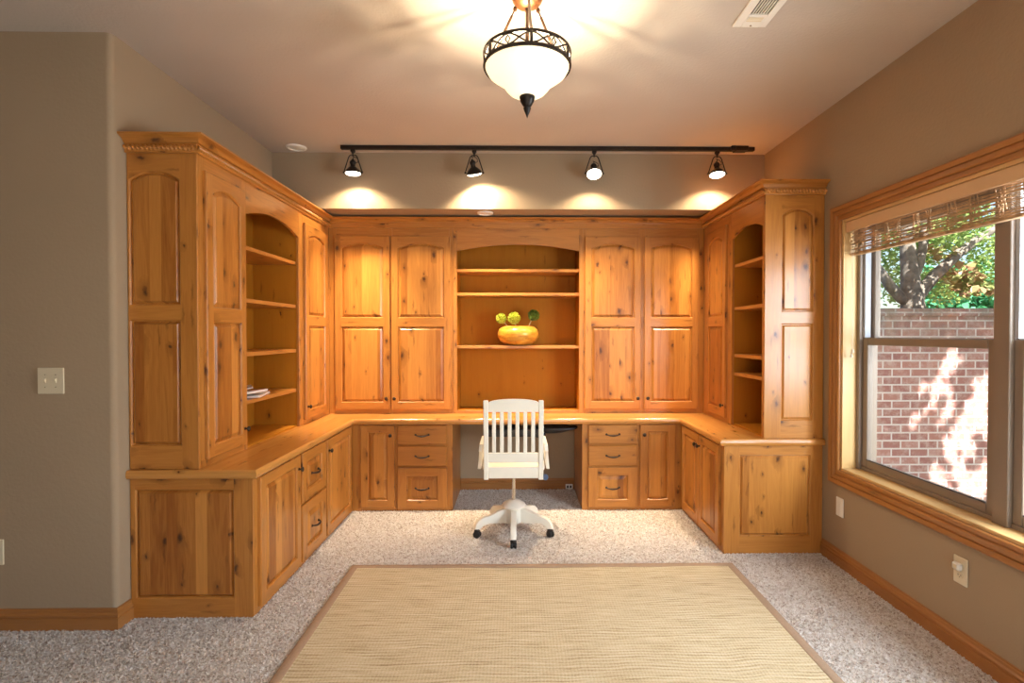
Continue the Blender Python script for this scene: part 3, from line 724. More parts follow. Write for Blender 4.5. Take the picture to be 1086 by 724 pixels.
# ---- crown moulding, with a rope bead
t = thing('crown_molding', 'pine crown molding with a rope bead topping all the wall cabinets', 'molding', (0, 4.4, ZT))
cpath = [(XL+0.003, YLE), (UL, YLE), (UL, UB), (UR, UB), (UR, YRE), (XR-0.003, YRE)]
b = MB()
prof = [(-0.04, ZT), (0.010, ZT), (0.012, ZT+0.010), (0.020, ZT+0.014), (0.024, ZT+0.022), (0.028, ZT+0.032), (0.038, ZT+0.042), (0.054, ZT+0.051), (0.060, ZT+0.054), (0.060, ZT+0.066), (-0.04, ZT+0.066)]
prof = [(o, ZT+0.0225+(z-ZT)*0.72) for o, z in prof]
b.sweep(F_W, cpath, prof, False, 1); b.build('cornice', 'wood', t, 35)
b = MB()   # face board under the cornice that carries the rope
pb = [(-0.012, ZT+0.0006), (G, ZT+0.0006), (G, ZT-0.016), (0.011, ZT-0.016), (0.014, ZT-0.012), (0.014, ZT+0.022), (-0.012, ZT+0.022)]
b.sweep(F_W, cpath, pb, False, 1); b.build('face_board', 'wood', t, 35)
b = MB()
P = [Vector((*p, 0)) for p in cpath]
off = []
for i, p in enumerate(P):
    d0 = (P[max(i, 1)]-P[max(i, 1)-1]).normalized(); d1 = (P[min(i+1, len(P)-1)]-P[min(i, len(P)-2)]).normalized()
    n0 = Vector((d0.y, -d0.x, 0)); n1 = Vector((d1.y, -d1.x, 0)); off.append(p+(n0+n1)/(1+n0.dot(n1))*0.0142)
for i in (0, 1, 3, 4):
    a, c = off[i], off[i+1]; ln = (c-a).length; n = int(ln/0.0042); d = (c-a).normalized(); nn = Vector((d.y, -d.x, 0)); rows = []
    for k in range(n+1):
        s_ = ln*k/n; row = []
        for j in range(6):
            th = R(-90+j*36); rad = 0.0105*(1+0.42*math.sin(2*PI*s_/0.021+th*1.1))
            p = a+d*s_+nn*(rad*math.cos(th)); row.append(b.vert((p.x, p.y, ZT+0.008+rad*1.05*math.sin(th)), (j*0.004, s_)))
        rows.append(row)
    for r0, r1 in zip(rows, rows[1:]):
        for j in range(5): b.f.append((r0[j], r0[j+1], r1[j+1], r1[j]))
b.build('rope_bead', 'wood', t, 60)

# ------------------------------------------------------------------ window in the right wall
F_w = F_right(XR)       # u = -Y, n into the room
win = bpy.data.objects.new('window_1', None); COL.objects.link(win); win.location = (XR, 2.1, WZ0); win['_o'] = [XR, 2.1, WZ0]
struct(win, 'wide twin double-hung window in the right wall', 'window')
CAS = [(0.0, 0.0), (0.0, 0.010), (0.004, 0.015), (0.020, 0.015), (0.022, 0.009), (0.028, 0.009), (0.030, 0.017), (0.036, 0.021), (0.052, 0.021), (0.054, 0.014), (0.060, 0.014), (0.062, 0.023), (0.082, 0.026), (0.088, 0.024), (0.092, 0.018), (0.092, 0.0)]
CAS = [(o, n+0.0005) for o, n in CAS]
b = MB(); cp = [(-WY1, WZ0), (-WY0, WZ0), (-WY0, WZ1), (-WY1, WZ1)]
b.sweep(F_w, cp, CAS, True, 1); b.build('casing', 'trim', win)
b = MB()   # jamb boards lining the opening
J0, J1 = -0.13, -0.001
b.box(F_w, -WY1, -WY1+0.016, WZ0, WZ1, J0, J1, 'w'); b.box(F_w, -WY0-0.016, -WY0, WZ0, WZ1, J0, J1, 'w'); b.box(F_w, -WY1+0.016, -WY0-0.016, WZ1-0.016, WZ1, J0, J1, 'u')
b.build('jamb', 'jamb', win)
b = MB(); b.box(F_w, -WY1+0.0165, -WY0-0.0165, WZ0, WZ0+0.016, J0, J1, 'u', 0.002); b.build('window_sill', 'jamb', win)
YM0, YM1 = 2.185, 2.262      # mullion
b = MB()
zf0, zf1 = WZ0+0.0165, WZ1-0.0165
for (y0, y1, z0, z1) in ((3.155, WY1-0.0165, zf0, zf1), (WY0+0.0165, 1.095, zf0, zf1), (YM0, YM1, zf0, zf1), (YM1, 3.155, zf0, zf0+0.022), (1.095, YM0, zf0, zf0+0.022), (YM1, 3.155, zf1-0.03, zf1), (1.095, YM0, zf1-0.03, zf1)):
    b.box(F_w, -y1, -y0, z0, z1, -0.20, -0.085 if y1-y0 < 0.1 else -0.10, 'w', 0.003)
b.build('window_frame', 'frame', win)
b = MB()
for (y0, y1) in ((3.135, 3.1545), (YM1+0.0005, YM1+0.02), (YM0-0.02, YM0-0.0005), (1.0955, 1.115)): b.box(F_w, -y1, -y0, 1.43, zf1-0.031, -0.140, -0.105, 'w')
b.build('sash_track', 'track', win)
def sash(y0, y1, z0, z1, n0, n1, st, bot, top, glass_n):
    b = MB()
    b.box(F_w, -y1, -y1+st, z0, z1, n0, n1, 'w', 0.003); b.box(F_w, -y0-st, -y0, z0, z1, n0, n1, 'w', 0.003)
    b.box(F_w, -y1+st, -y0-st, z0, z0+bot, n0, n1, 'u', 0.003); b.box(F_w, -y1+st, -y0-st, z1-top, z1, n0, n1, 'u', 0.003)
    s_ = b.build('sash', 'frame', win)
    b = MB(); b.box(F_w, -y1+st-0.003, -y0-st+0.003, z0+bot-0.003, z1-top+0.003, glass_n-0.003, glass_n, 'w'); b.build('glass_pane', 'glass', s_)
    return s_
for (y0, y1) in ((YM1+0.001, 3.154), (1.096, YM0-0.001)):
    sash(y0, y1, zf0+0.0225, 1.425, -0.139, -0.104, 0.045, 0.045, 0.042, -0.12)
    sash(y0, y1, 1.392, zf1-0.031, -0.182, -0.147, 0.045, 0.036, 0.05, -0.165)
b = MB()
for (y0, y1) in ((YM1+0.05, 3.11), (1.14, YM0-0.05)): b.box(F_w, -y1, -y0, zf0+0.068, zf0+0.074, -0.104, -0.100, 'u')
b.build('bottom_gasket', 'gasket', win)

# ---- woven shade gathered at the window head
SY0, SY1 = WY0+0.03, WY1-0.022
t = thing('woven_shade', 'bamboo roman shade raised to the top of the window', 'window shade', (XR+0.05, 2.1, 1.93))
b = MB(); b.box(F_w, -SY1, -SY0, 2.074, 2.137, -0.026, -0.008, 'u', 0.003); b.box(F_w, -SY1, -SY0, 2.104, 2.137, -0.085, -0.0265, 'u', 0.003); b.build('headrail', 'valance', t)
b = MB(); r2 = random.Random(3)
bands = [3.15, 3.09, 2.97, 2.89, 2.80, 2.66, 2.58, 2.45, 2.33, 2.2, 2.08, 1.95, 1.82, 1.7, 1.55, 1.4, 1.25, 1.12]
for layer in range(2):
    nn = -0.036-0.012*layer
    z = 2.078
    while z > 1.945:
        y = SY0+0.005
        while y < SY1-0.02:
            ln = r2.uniform(0.10, 0.5); y1 = min(y+ln, SY1-0.005)
            if r2.random() < (0.72 if z > 2.035 or z < 1.97 else 0.60):
                b.box(F_w, -y1, -y, z-0.0011-r2.random()*0.0012, z+0.0011+r2.random()*0.0008, nn-0.0012, nn+0.0012, 'u')
            y = y1+r2.uniform(0.0, 0.02)
        z -= 0.0062
for yb_ in bands:
    for k in range(5):
        yy = yb_+r2.uniform(-0.022, 0.022); zz0 = r2.uniform(1.94, 1.98); b.tube([F_w.p(-yy, zz0, -0.040-0.03*r2.random()), F_w.p(-yy+r2.uniform(-.01, .01), (zz0+2.07)/2, -0.042-0.02*r2.random()), F_w.p(-yy+r2.uniform(-.006, .006), 2.075, -0.046)], r2.uniform(0.002, 0.0045), 5)
b.build('woven_panel', 'reed', t)
b = MB(); b.box(F_w, -SY1, -SY0, 1.930, 1.946, -0.074, -0.040, 'u', 0.003); b.build('bottom_bar', 'reed', t)
b = MB(); yc = 3.135; 
for k, zz in ((0.0, 1.36), (0.012, 1.33)): b.tube([F_w.p(-yc-k, 2.075, -0.030), F_w.p(-yc-k-0.003, 1.7, -0.031), F_w.p(-yc-k, zz, -0.030)], 0.0012, 5)
cd = b.build('pull_cord', 'cord', t); cd['label'] = 'ivory pull cord'
for k, zz in ((0.0, 1.36), (0.012, 1.33)):
    b = MB(); m4 = Matrix.Translation(F_w.p(-yc-k, zz-0.028, -0.030)); b.lathe([(0.0, 0), (0.007, 0.003), (0.009, 0.010), (0.006, 0.022), (0.002, 0.029)], 12, m4); b.build('tassel', 'cord', cd, 50)

# ------------------------------------------------------------------ rug
RX0, RX1, RY0, RY1 = -1.025, 1.355, 0.15, 3.225
t = thing('area_rug', 'flat woven sisal rug with taupe cloth binding on the carpet', 'rug', (0.16, 1.7, 0.0))
b = MB(); r3 = random.Random(9); nx, ny = 60, 76; bw = 0.042
def hz(x, y): return 0.009+0.0022*math.sin(x*3.1+y*1.3)*math.sin(y*2.3+0.6)+0.0012*math.sin(x*9+1.2*y)
ids = [[b.vert((RX0+bw+(RX1-RX0-2*bw)*i/nx, RY0+bw+(RY1-RY0-2*bw)*j/ny, hz(RX0+bw+(RX1-RX0-2*bw)*i/nx, RY0+bw+(RY1-RY0-2*bw)*j/ny))) for i in range(nx+1)] for j in range(ny+1)]
for j in range(ny):
    for i in range(nx): b.f.append((ids[j][i], ids[j][i+1], ids[j+1][i+1], ids[j+1][i]))
b.build('woven_field', 'sisal', t, 60)
b = MB()
def dens(a, c, n): return [(a[0]+(c[0]-a[0])*i/n, a[1]+(c[1]-a[1])*i/n) for i in range(n)]
rp = dens((RX0, RY0), (RX1, RY0), 24)+dens((RX1, RY0), (RX1, RY1), 30)+dens((RX1, RY1), (RX0, RY1), 24)+dens((RX0, RY1), (RX0, RY0), 30)
b.sweep(F_W, rp, [(0, 0.001), (0, 0.011), (-0.004, 0.0135), (-0.040, 0.0135), (-0.0445, 0.0115), (-0.0445, 0.001)], True, 1)
b.build('cloth_binding', 'binding', t, 40)

# ------------------------------------------------------------------ pendant lamp
px_, py_ = 0.045, 2.235
t = thing('pendant_lamp', 'bronze bowl pendant lamp with lit cream glass hanging from the ceiling', 'lamp', (px_, py_, H))
T = Matrix.Translation((px_, py_, 0))
b = MB(); b.lathe([(0.0, 2.838), (0.020, 2.840), (0.045, 2.850), (0.063, 2.868), (0.071, 2.890), (0.071, 2.9095), (0.0, 2.9095)], 32, T); b.build('canopy', 'copper', t, 40)
ZR0, ZR1, RR = 2.590, 2.643, 0.184
b = MB()
for z, hh in ((ZR0, 0.013), (ZR1, 0.013)):
    b.lathe([(RR-0.004, z-hh/2), (RR+0.003, z-hh/2), (RR+0.005, z), (RR+0.003, z+hh/2), (RR-0.004, z+hh/2), (RR-0.004, z-hh/2)], 64, T, False)
ring = b.build('ring_band', 'bronze', t, 40)
b = MB()
nb = 6
for k in range(nb):
    th = 2*PI*k/nb+R(-90)+R(4)
    m = T @ Matrix.Rotation(th, 4, 'Z')
    fa = Fr(m @ Vector((RR, 0, 0)), m.to_3x3() @ Vector((0, 1, 0)), (0, 0, 1), m.to_3x3() @ Vector((1, 0, 0)))
    b.box(fa, -0.006, 0.006, ZR0, ZR1, -0.004, 0.005, 'w', 0.001)
    # crossing arcs and a small diamond in each bay
    def cyl(a, z): return T @ Vector((RR*math.cos(th+a), RR*math.sin(th+a), z))
    w = 2*PI/nb; zm = (ZR0+ZR1)/2
    for sg in (1, -1):
        b.tube([cyl(w*i/16, zm+sg*0.021*math.cos(2*PI*i/16)*1.0) for i in range(17)], 0.0036, 6)
    d = 0.055
    b.tube([cyl(w/2-d, zm), cyl(w/2, zm+0.016), cyl(w/2+d, zm), cyl(w/2, zm-0.016)], 0.0034, 6, True)
b.build('scrollwork', 'bronze', t, 50)
for k in range(3):
    th = 2*PI*k/3+R(-86)
    b = MB(); p0 = T @ Vector((0.058*math.cos(th), 0.058*math.sin(th), 2.852)); p1 = T @ Vector(((RR-0.002)*math.cos(th), (RR-0.002)*math.sin(th), ZR1+0.004))
    b.tube([p0, p0.lerp(p1, .12), p0.lerp(p1, .121), p1], [0.004, 0.004, 0.0062, 0.0062], 10)
    b.lathe([(0.008, -0.008), (0.010, 0), (0.008, 0.008)], 10, Matrix.Translation(p0)); b.build('arm', 'brown_metal', t, 50)
b = MB(); b.tube([(px_, py_, 2.845), (px_, py_, 2.68)], 0.008, 12); b.lathe([(0.0, 2.645), (0.016, 2.647), (0.018, 2.68), (0.012, 2.692), (0, 2.693)], 16, T); b.build('stem', 'brown_metal', t, 50)
b = MB()
bp = [(0.178, 2.596), (0.178, 2.584), (0.168, 2.566), (0.146, 2.549), (0.122, 2.533), (0.104, 2.516), (0.092, 2.499), (0.077, 2.483), (0.055, 2.470), (0.030, 2.464)]
inner = [(r-0.005 if r > 0.03 else r, z+0.005) for r, z in reversed(bp)]
b.lathe(bp+inner, 48, T, False); bowl = b.build('glass_bowl', 'bowlglass', t, 60); bowl['label'] = 'glowing cream glass bowl'
b = MB(); b.lathe([(0.0, 2.474), (0.031, 2.472), (0.034, 2.463), (0.030, 2.446), (0.021, 2.430), (0.017, 2.424), (0.013, 2.421), (0.013, 2.418), (0.017, 2.416), (0.013, 2.404), (0.006, 2.388), (0.0, 2.372)], 24, T); b.build('finial', 'bronze', t, 50)
for sx in (-0.045, 0.045):
    L_ = lamp('pendant_bulb_light', 'POINT', (sx, 0.0, 2.556-H), (0, 0, 0), (1.0, 0.82, 0.57), 25, shadow_soft_size=0.014); L_.parent = t

# ------------------------------------------------------------------ track light
YT = 4.06
t = thing('light_track', 'long dark bronze track fixed under the ceiling before the header', 'track', (0.26, YT, H))
b = MB(); b.box(F_W, -1.35, 1.86, YT-0.017, YT+0.017, H-0.030, H-0.0006, 'u', 0.003); b.build('rail', 'bronze', t)
b = MB(); b.box(F_W, -1.362, -1.349, YT-0.0175, YT+0.0175, H-0.031, H-0.0006, 'u', 0.002); b.build('end_cap', 'bronze', t)
b = MB(); b.box(F_W, 1.70, 1.80, YT-0.045, YT+0.030, H-0.034, H-0.0006, 'u', 0.004); b.box(F_W, 1.665, 1.70, YT-0.047, YT-0.006, H-0.0345, H-0.0006, 'u', 0.003); b.build('feed_box', 'bronze', t)

def head_parts(t):
    b = MB(); b.box(F_W, -0.017, 0.017, -0.013, 0.013, -0.020, -0.0006, 'u', 0.002); b.lathe([(0.0125, -0.020), (0.010, -0.030), (0.006, -0.036), (0.006, -0.050), (0.0, -0.051)], 14); b.build('adapter', 'bronze', t, 40)
    b = MB(); pts = []
    for i in range(25):
        s_ = -1+2*i/24; a = abs(s_); x = math.copysign(min(0.068, 0.030*min(1, a*3.2)+0.040*max(0, a-.28)/.72), s_)
        pts.append((x, 0, -0.042-0.133*max(0, (a-.22)/.78)**1.05))
    b.tube(pts, 0.0042, 8)
    for sg in (-1, 1): b.lathe([(0.0, -0.009), (0.008, -0.008), (0.008, 0.008), (0.0, 0.009)], 12, Matrix.Translation((sg*0.068, 0, -0.176)) @ Matrix.Rotation(R(90), 4, 'Y'))
    b.build('yoke', 'bronze', t, 50)
    b = MB(); b.lathe([(0.0, -0.075), (0.008, -0.076), (0.012, -0.084), (0.020, -0.090), (0.024, -0.098), (0.023, -0.110), (0.018, -0.116), (0.019, -0.132), (0.034, -0.144), (0.050, -0.160), (0.062, -0.178), (0.064, -0.184), (0.060, -0.184), (0.055, -0.176), (0.0, -0.172)], 28); b.build('shade', 'bronze', t, 40)
    b = MB(); b.lathe([(0.0, -0.1835), (0.056, -0.1825), (0.056, -0.188), (0.046, -0.194), (0.026, -0.199), (0.0, -0.201)], 24); o = b.build('lamp_face', 'bulb', t, 50); o['label'] = 'glowing white lamp face'
    b = MB(); b.tube([(0.004, 0, -0.056), (0.022, 0.004, -0.060), (0.040, 0.004, -0.078), (0.038, 0.002, -0.100), (0.024, 0, -0.104)], 0.0026, 6); b.tube([(0, 0, -0.050), (0.006, 0, -0.064), (0, 0, -0.078)], 0.003, 6); b.build('wire', 'bronze', t, 50)
hd = [(-1.270, (R(2), 0, R(4)), 'leftmost spotlight on the ceiling track, aimed straight down', (0, 0.20, -1), 36),
      (-0.330, (R(22), R(-9), R(-12)), 'second spotlight from the left on the track, tilted toward the wall', (0.22, 0.32, -1), 52),
      (0.605, (R(-26), 0, R(-4)), 'third spotlight from the left on the track, its bright face turned toward the room', (0, 0.02, -1), 32),
      (1.570, (R(-8), 0, R(3)), 'rightmost spotlight on the track, beside the feed box', (0.03, 0.12, -1), 36)]
PV = Vector((0, 0, -0.176))
def head_dir(rot):
    return Matrix.Translation(PV) @ Euler(rot).to_matrix().to_4x4() @ Matrix.Translation(-PV)
def pose_head(o, rot):
    for c in o.children:
        k = c.name.split('.')[0]
        if k in ('shade', 'lamp_face', 'wire'): c.matrix_local = head_dir((rot[0], rot[1], 0))
first = None
for x, rot, lab, dr, pw in hd:
    loc = (x, YT, H-0.0302)
    if first is None:
        first = thing('track_spotlight', lab, 'spotlight', loc, 'track spotlights', (0, 0, 0), True); head_parts(first); o = first
    else: o = dup(first, loc, (0, 0, 0), lab, 'track spotlights')
    pose_head(o, rot)
for x, rot, lab, dr, pw in hd:
    p = Vector((x, YT, H-0.0302)) + head_dir(rot) @ Vector((0, 0, -0.207))
    lamp('track_spot_spill', 'SPOT', p, aim(dr), (1.0, 0.80, 0.55), pw, spot_size=R(138), spot_blend=0.5, shadow_soft_size=0.03)
    lamp('track_spot_beam', 'SPOT', p, aim((dr[0]*0.6, 0.13 + dr[1]*0.25, -1)), (1.0, 0.80, 0.53), 245, spot_size=R(66), spot_blend=1.0, shadow_soft_size=0.03)

# ------------------------------------------------------------------ ceiling fittings
t = thing('ceiling_vent', 'white slotted air vent in the ceiling right of the pendant', 'vent', (1.10, 2.2, H))
b = MB(); vx0, vx1, vy0, vy1 = 1.02, 1.178, 1.95, 2.462; zz0, zz1 = H-0.009, H-0.0006
sl = [1.062+i*0.0125 for i in range(7)]
b.box(F_W, vx0, sl[0]-0.001, vy0, vy1, zz0, zz1, 'w', 0.002); b.box(F_W, sl[-1]+0.007, vx1, vy0, vy1, zz0, zz1, 'w', 0.002)
b.box(F_W, sl[0]-0.001, sl[-1]+0.007, 2.368, vy1, zz0, zz1, 'w', 0.001); b.box(F_W, sl[0]-0.001, sl[-1]+0.007, vy0, 2.03, zz0, zz1, 'w', 0.001)
b.build('face_plate', 'plastic_white', t)
b = MB()
for a, c in zip(sl, sl[1:]): b.box(F_W, a+0.007, c-0.001, 2.031, 2.367, zz0+0.001, zz1-0.002, 'w')
b.build('louver', 'plastic_white', t)
b = MB(); b.box(F_W, sl[0]-0.001, sl[-1]+0.007, 2.031, 2.367, zz1-0.0015, zz1, 'w'); b.build('backing', 'slot', t)
b = MB()
for k in range(3): b.box(F_W, 1.065, 1.135, 2.385+k*0.012, 2.392+k*0.012, zz0-0.0012, zz0+0.0005, 'u')
b.build('damper_rib', 'plate', t)
b = MB(); b.lathe([(0, 0), (0.004, 0), (0.004, 0.003), (0, 0.003)], 10, Matrix.Translation((1.10, 2.445, zz0-0.003))); b.build('screw', 'chrome', t, 40)
for x, y, z, r_, lab in ((-1.722, 4.10, H, 0.076, 'white round recessed light trim in the ceiling above the left cabinets'), (-0.262, 4.345, 2.462, 0.068, 'white round recessed light trim under the header, above the back crown molding')):
    t = thing('recessed_light', lab, 'ceiling light', (x, y, z), 'round ceiling trims'); Tm = Matrix.Translation((x, y, z))
    b = MB(); b.lathe([(r_*0.72, -0.010), (r_*0.80, -0.014), (r_*0.95, -0.010), (r_, -0.0006), (r_*0.72, -0.0006), (r_*0.72, -0.010)], 36, Tm, False); b.build('trim_ring', 'plastic_white', t, 40)
    b = MB(); b.lathe([(0, -0.009), (r_*0.715, -0.007), (r_*0.715, -0.001), (0, -0.001)], 30, Tm); b.build('lens', 'plastic_white', t, 40)

# ------------------------------------------------------------------ plates
def plate(name, f, u, w, wd, ht, label, cat, kind, mat='plate'):
    p = f.p(u, w, 0); t = thing(name, label, cat, tuple(p), 'wall plates')
    b = MB(); b.box(f, u-wd/2, u+wd/2, w-ht/2, w+ht/2, 0.0006, 0.0075, 'w', 0.003); b.build('cover_plate', mat, t)
    if kind == 'switch2':
        for du in (-wd*0.20, wd*0.20):
            b = MB(); b.prism(Fr(f.p(u+du, w, 0), f.n, f.w, f.u), [(0.0075, -0.012), (0.0085, -0.012), (0.017, 0.004), (0.017, 0.010), (0.0075, 0.012)], -0.0045, 0.0045); b.build('toggle', mat, t)
            b = MB(); b.lathe([(0.003, 0), (0.003, 0.001), (0, 0.0012)], 10, mat_to(f, u+du, w+0.03, 0.0075)); b.build('screw', 'chrome', t); b = MB(); b.lathe([(0.003, 0), (0.003, 0.001), (0, 0.0012)], 10, mat_to(f, u+du, w-0.03, 0.0075)); b.build('screw', 'chrome', t)
    if kind == 'duplex':
        for dw in (-0.021, 0.021):
            b = MB(); A = [(u+0.017*math.cos(R(a)), w+dw+0.0145*math.sin(R(a))*1.05) for a in range(0, 360, 20)]; b.prism(f, A, 0.0075, 0.0095); o = b.build('receptacle', mat, t)
            b = MB(); b.box(f, u-0.0085, u-0.006, w+dw-0.003, w+dw+0.006, 0.0095, 0.0100); b.box(f, u+0.006, u+0.0085, w+dw-0.003, w+dw+0.006, 0.0095, 0.0100); b.lathe([(0.0022, 0), (0.0022, 0.0005), (0, 0.0006)], 8, mat_to(f, u, w+dw-0.008, 0.0095)); b.build('socket_slot', 'slot', o)
        b = MB(); b.lathe([(0.003, 0), (0.003, 0.001), (0, 0.0012)], 10, mat_to(f, u, w, 0.0075)); b.build('screw', 'chrome', t)
    if kind == 'blank':
        b = MB(); b.box(f, u-0.017, u+0.017, w-0.033, w+0.033, 0.0075, 0.0095, 'w', 0.0015); b.build('rocker', mat, t)
    return t
def zat(y, Y): return 1.45-(y-354)/550*Y
fA = F_back(2.56)
plate('light_switch', fA, (60.5-548)/550*2.56, zat(403, 2.56), 0.128, 0.128, 'almond double light switch plate on the left wall', 'light switch', 'switch2')
plate('wall_outlet', fA, (1.5-548)/550*2.56, zat(583, 2.56), 0.074, 0.125, 'almond outlet plate low on the left wall at the picture edge', 'outlet', 'duplex')
plate('wall_plate', F_w, -2.02*550/(896-548), zat(540, 2.02*550/(896-548)), 0.072, 0.118, 'white blank plate low on the window wall beside the cabinet', 'wall plate', 'blank', 'plastic_white')
plate('wall_outlet', F_w, -2.02*550/(1028.5-548), zat(609.5, 2.02*550/(1028.5-548)), 0.074, 0.125, 'almond outlet plate under the window with one white plug-in', 'outlet', 'duplex')
yy = -2.02*550/(1028.5-548); zz = zat(609.5, -yy)
t = thing('plug_in_cap', 'small white plug-in device in the upper socket under the window', 'plug', tuple(F_w.p(yy, zz+0.021, 0.0101)))
b = MB(); b.box(F_w, yy-0.020, yy+0.020, zz+0.004, zz+0.038, 0.0101, 0.032, 'w', 0.006); b.build('housing', 'plastic_white', t)
b = MB(); b.box(F_w, yy-0.010, yy+0.010, zz+0.012, zz+0.030, 0.0321, 0.0340, 'w', 0.001); b.build('face_lens', 'plate', t)
f_bb = F_back(YB-0.0165)
t = thing('floor_outlet', 'small white outlet box on the baseboard inside the kneehole', 'outlet', (0.487, YB-0.017, 0.02))
b = MB(); b.box(f_bb, 0.455, 0.522, 0.006, 0.052, 0.0006, 0.012, 'w', 0.003); b.build('cover_plate', 'plastic_white', t)
b = MB(); b.box(f_bb, 0.466, 0.482, 0.018, 0.040, 0.0121, 0.0135); b.box(f_bb, 0.494, 0.510, 0.018, 0.040, 0.0121, 0.0135); b.build('port', 'slot', t)

# ------------------------------------------------------------------ swivel chair
cx_, cy_ = -0.022, 3.76
t = thing('swivel_chair', 'cream painted wooden swivel desk chair with slatted back, turned to the desk', 'chair', (cx_, cy_, 0), None, (0, 0, 0), True)
F_sx = Fr((0, 0, 0), (0, 1, 0), (0, 0, 1), (1, 0, 0))
F_b = F_back(0)
yb_ = -0.235
lean = Matrix.Rotation(R(-4), 4, 'X')
b = MB(); b.lathe([(0.0, 0.088), (0.058, 0.088), (0.062, 0.094), (0.062, 0.190), (0.086, 0.196), (0.089, 0.206), (0.082, 0.216), (0.060, 0.232), (0.036, 0.242), (0.020, 0.246), (0.0, 0.247)], 32); b.build('hub', 'white', t, 40)
b = MB(); b.lathe([(0.0, 0.246), (0.0135, 0.2465), (0.0135, 0.42), (0.0, 0.42)], 20); o = b.build('column', 'chrome', t, 40); o['label'] = 'chrome gas column'
legp = [(0.05, 0.192), (0.085, 0.188), (0.12, 0.176), (0.155, 0.160), (0.19, 0.150), (0.225, 0.144), (0.252, 0.134), (0.274, 0.116), (0.288, 0.092), (0.294, 0.066), (0.255, 0.064), (0.243, 0.080), (0.226, 0.092), (0.200, 0.098), (0.15, 0.094), (0.10, 0.090), (0.05, 0.090)]
for k in range(5):
    th = R(-90+72*k); d = Vector((math.cos(th), math.sin(th), 0)); s_ = Vector((-math.sin(th), math.cos(th), 0))
    f = Fr((0, 0, 0), d, (0, 0, 1), s_)
    b = MB(); b.prism_r(f, legp, -0.019, 0.019, 0.004, 'u'); lg = b.build('leg', 'white', t, 40)
    b = MB(); c0 = d*0.274
    b.lathe([(0.0, 0.066), (0.013, 0.0655), (0.015, 0.058), (0.022, 0.052), (0.022, 0.046), (0, 0.045)], 16, Matrix.Translation(c0))
    ax = s_ if k in (0,) else (s_*0.8+d*0.6).normalized()
    rot = Vector((0, 0, 1)).rotation_difference(ax).to_matrix().to_4x4()
    b.lathe([(0, -0.008), (0.020, -0.008), (0.020, 0.008), (0, 0.008)], 16, Matrix.Translation(c0+Vector((0, 0, 0.028))) @ rot)
    for sg in (-1, 1):
        b.lathe([(0.0, -0.0085), (0.020, -0.0085), (0.025, -0.005), (0.025, 0.005), (0.020, 0.0085), (0, 0.0085)], 20, Matrix.Translation(c0+Vector((0, 0, 0.0255))+ax*0.0125*sg) @ rot)
    o = b.build('caster', 'black', lg, 40); o['label'] = 'black twin-wheel caster'
# seat
b = MB(); A = []
for i in range(40):
    a = 2*PI*i/40; ce, se = math.cos(a), math.sin(a); A.append((0.222*math.copysign(abs(ce)**0.45, ce), 0.0+0.222*math.copysign(abs(se)**0.45, se)))
b.prism_r(F_W, A, 0.494, 0.528, 0.008, 'w'); b.build('seat', 'white', t, 40)
b = MB(); b.box(F_W, -0.10, 0.10, -0.11, 0.11, 0.452, 0.4935, 'u', 0.008); b.lathe([(0.03, 0.42), (0.035, 0.452)], 16); b.build('swivel_plate', 'blackmat', t, 40)
# back frame, leaning slightly
def leanv(o):
    for v in o.data.vertices:
        z = v.co.z-0.50; v.co.y -= max(0, z)*math.tan(R(5))
for sg in (-1, 1):
    b = MB(); x0, x1 = sorted((sg*0.170, sg*0.203)); b.box(F_b, x0, x1, 0.458, 1.004, -yb_-0.013, -yb_+0.013, 'w', 0.004); o = b.build('back_post', 'white', t); leanv(o)
b = MB(); A = [(-0.1695, 0.925), (0.1695, 0.925)]+[(0.1695*math.cos(PI*i/16), 0.986+0.028*math.sin(PI*i/16)) for i in range(17)]
b.prism_r(F_b, A, -yb_-0.010, -yb_+0.010, 0.002, 'u'); o = b.build('top_rail', 'white', t, 40); leanv(o)
b = MB(); b.box(F_b, -0.1695, 0.1695, 0.576, 0.644, -yb_-0.010, -yb_+0.010, 'u', 0.003); o = b.build('lower_rail', 'white', t); leanv(o)
b = MB(); b.box(F_b, -0.1695, 0.1695, 0.468, 0.546, -yb_-0.011, -yb_+0.011, 'u', 0.003); o = b.build('apron', 'white', t); leanv(o)
for k in range(6):
    x = -0.132+k*0.0528; b = MB(); b.box(F_b, x-0.013, x+0.013, 0.6445, 0.9245, -yb_-0.006, -yb_+0.006, 'w', 0.003); o = b.build('slat', 'white', t); leanv(o)
# arms: a curved board from the back post forward, carried by a splayed side board
for sg in (-1, 1):
    A = [(-0.245, 0.700), (-0.12, 0.706), (0.02, 0.704), (0.085, 0.694), (0.112, 0.672), (0.116, 0.645), (0.100, 0.624), (0.075, 0.600), (0.062, 0.560), (0.062, 0.500), (-0.12, 0.500), (-0.125, 0.56), (-0.15, 0.61), (-0.19, 0.640), (-0.245, 0.652)]
    b = MB(); b.prism_r(Fr((sg*0.2185, 0, 0), (0, 1, 0), (0, 0, 1), (1, 0, 0)), A, -0.0125, 0.0125, 0.004, 'u'); o = b.build('arm', 'white', t, 40)
    for v in o.data.vertices: v.co.x += sg*(0.706-v.co.z)*0.11
b = MB(); b.tube([(0.08, -0.05, 0.470), (0.15, -0.08, 0.455), (0.205, -0.10, 0.443)], 0.005, 8); lv = b.build('lever', 'black', t, 50)
b = MB(); b.lathe([(0, -0.012), (0.018, -0.011), (0.022, -0.004), (0.022, 0.004), (0.018, 0.011), (0, 0.012)], 18, Matrix.Translation((0.224, -0.105, 0.437)) @ Matrix.Rotation(R(70), 4, 'X')); o = b.build('lever_knob', 'blue', lv, 50); o['label'] = 'slate blue lever knob'

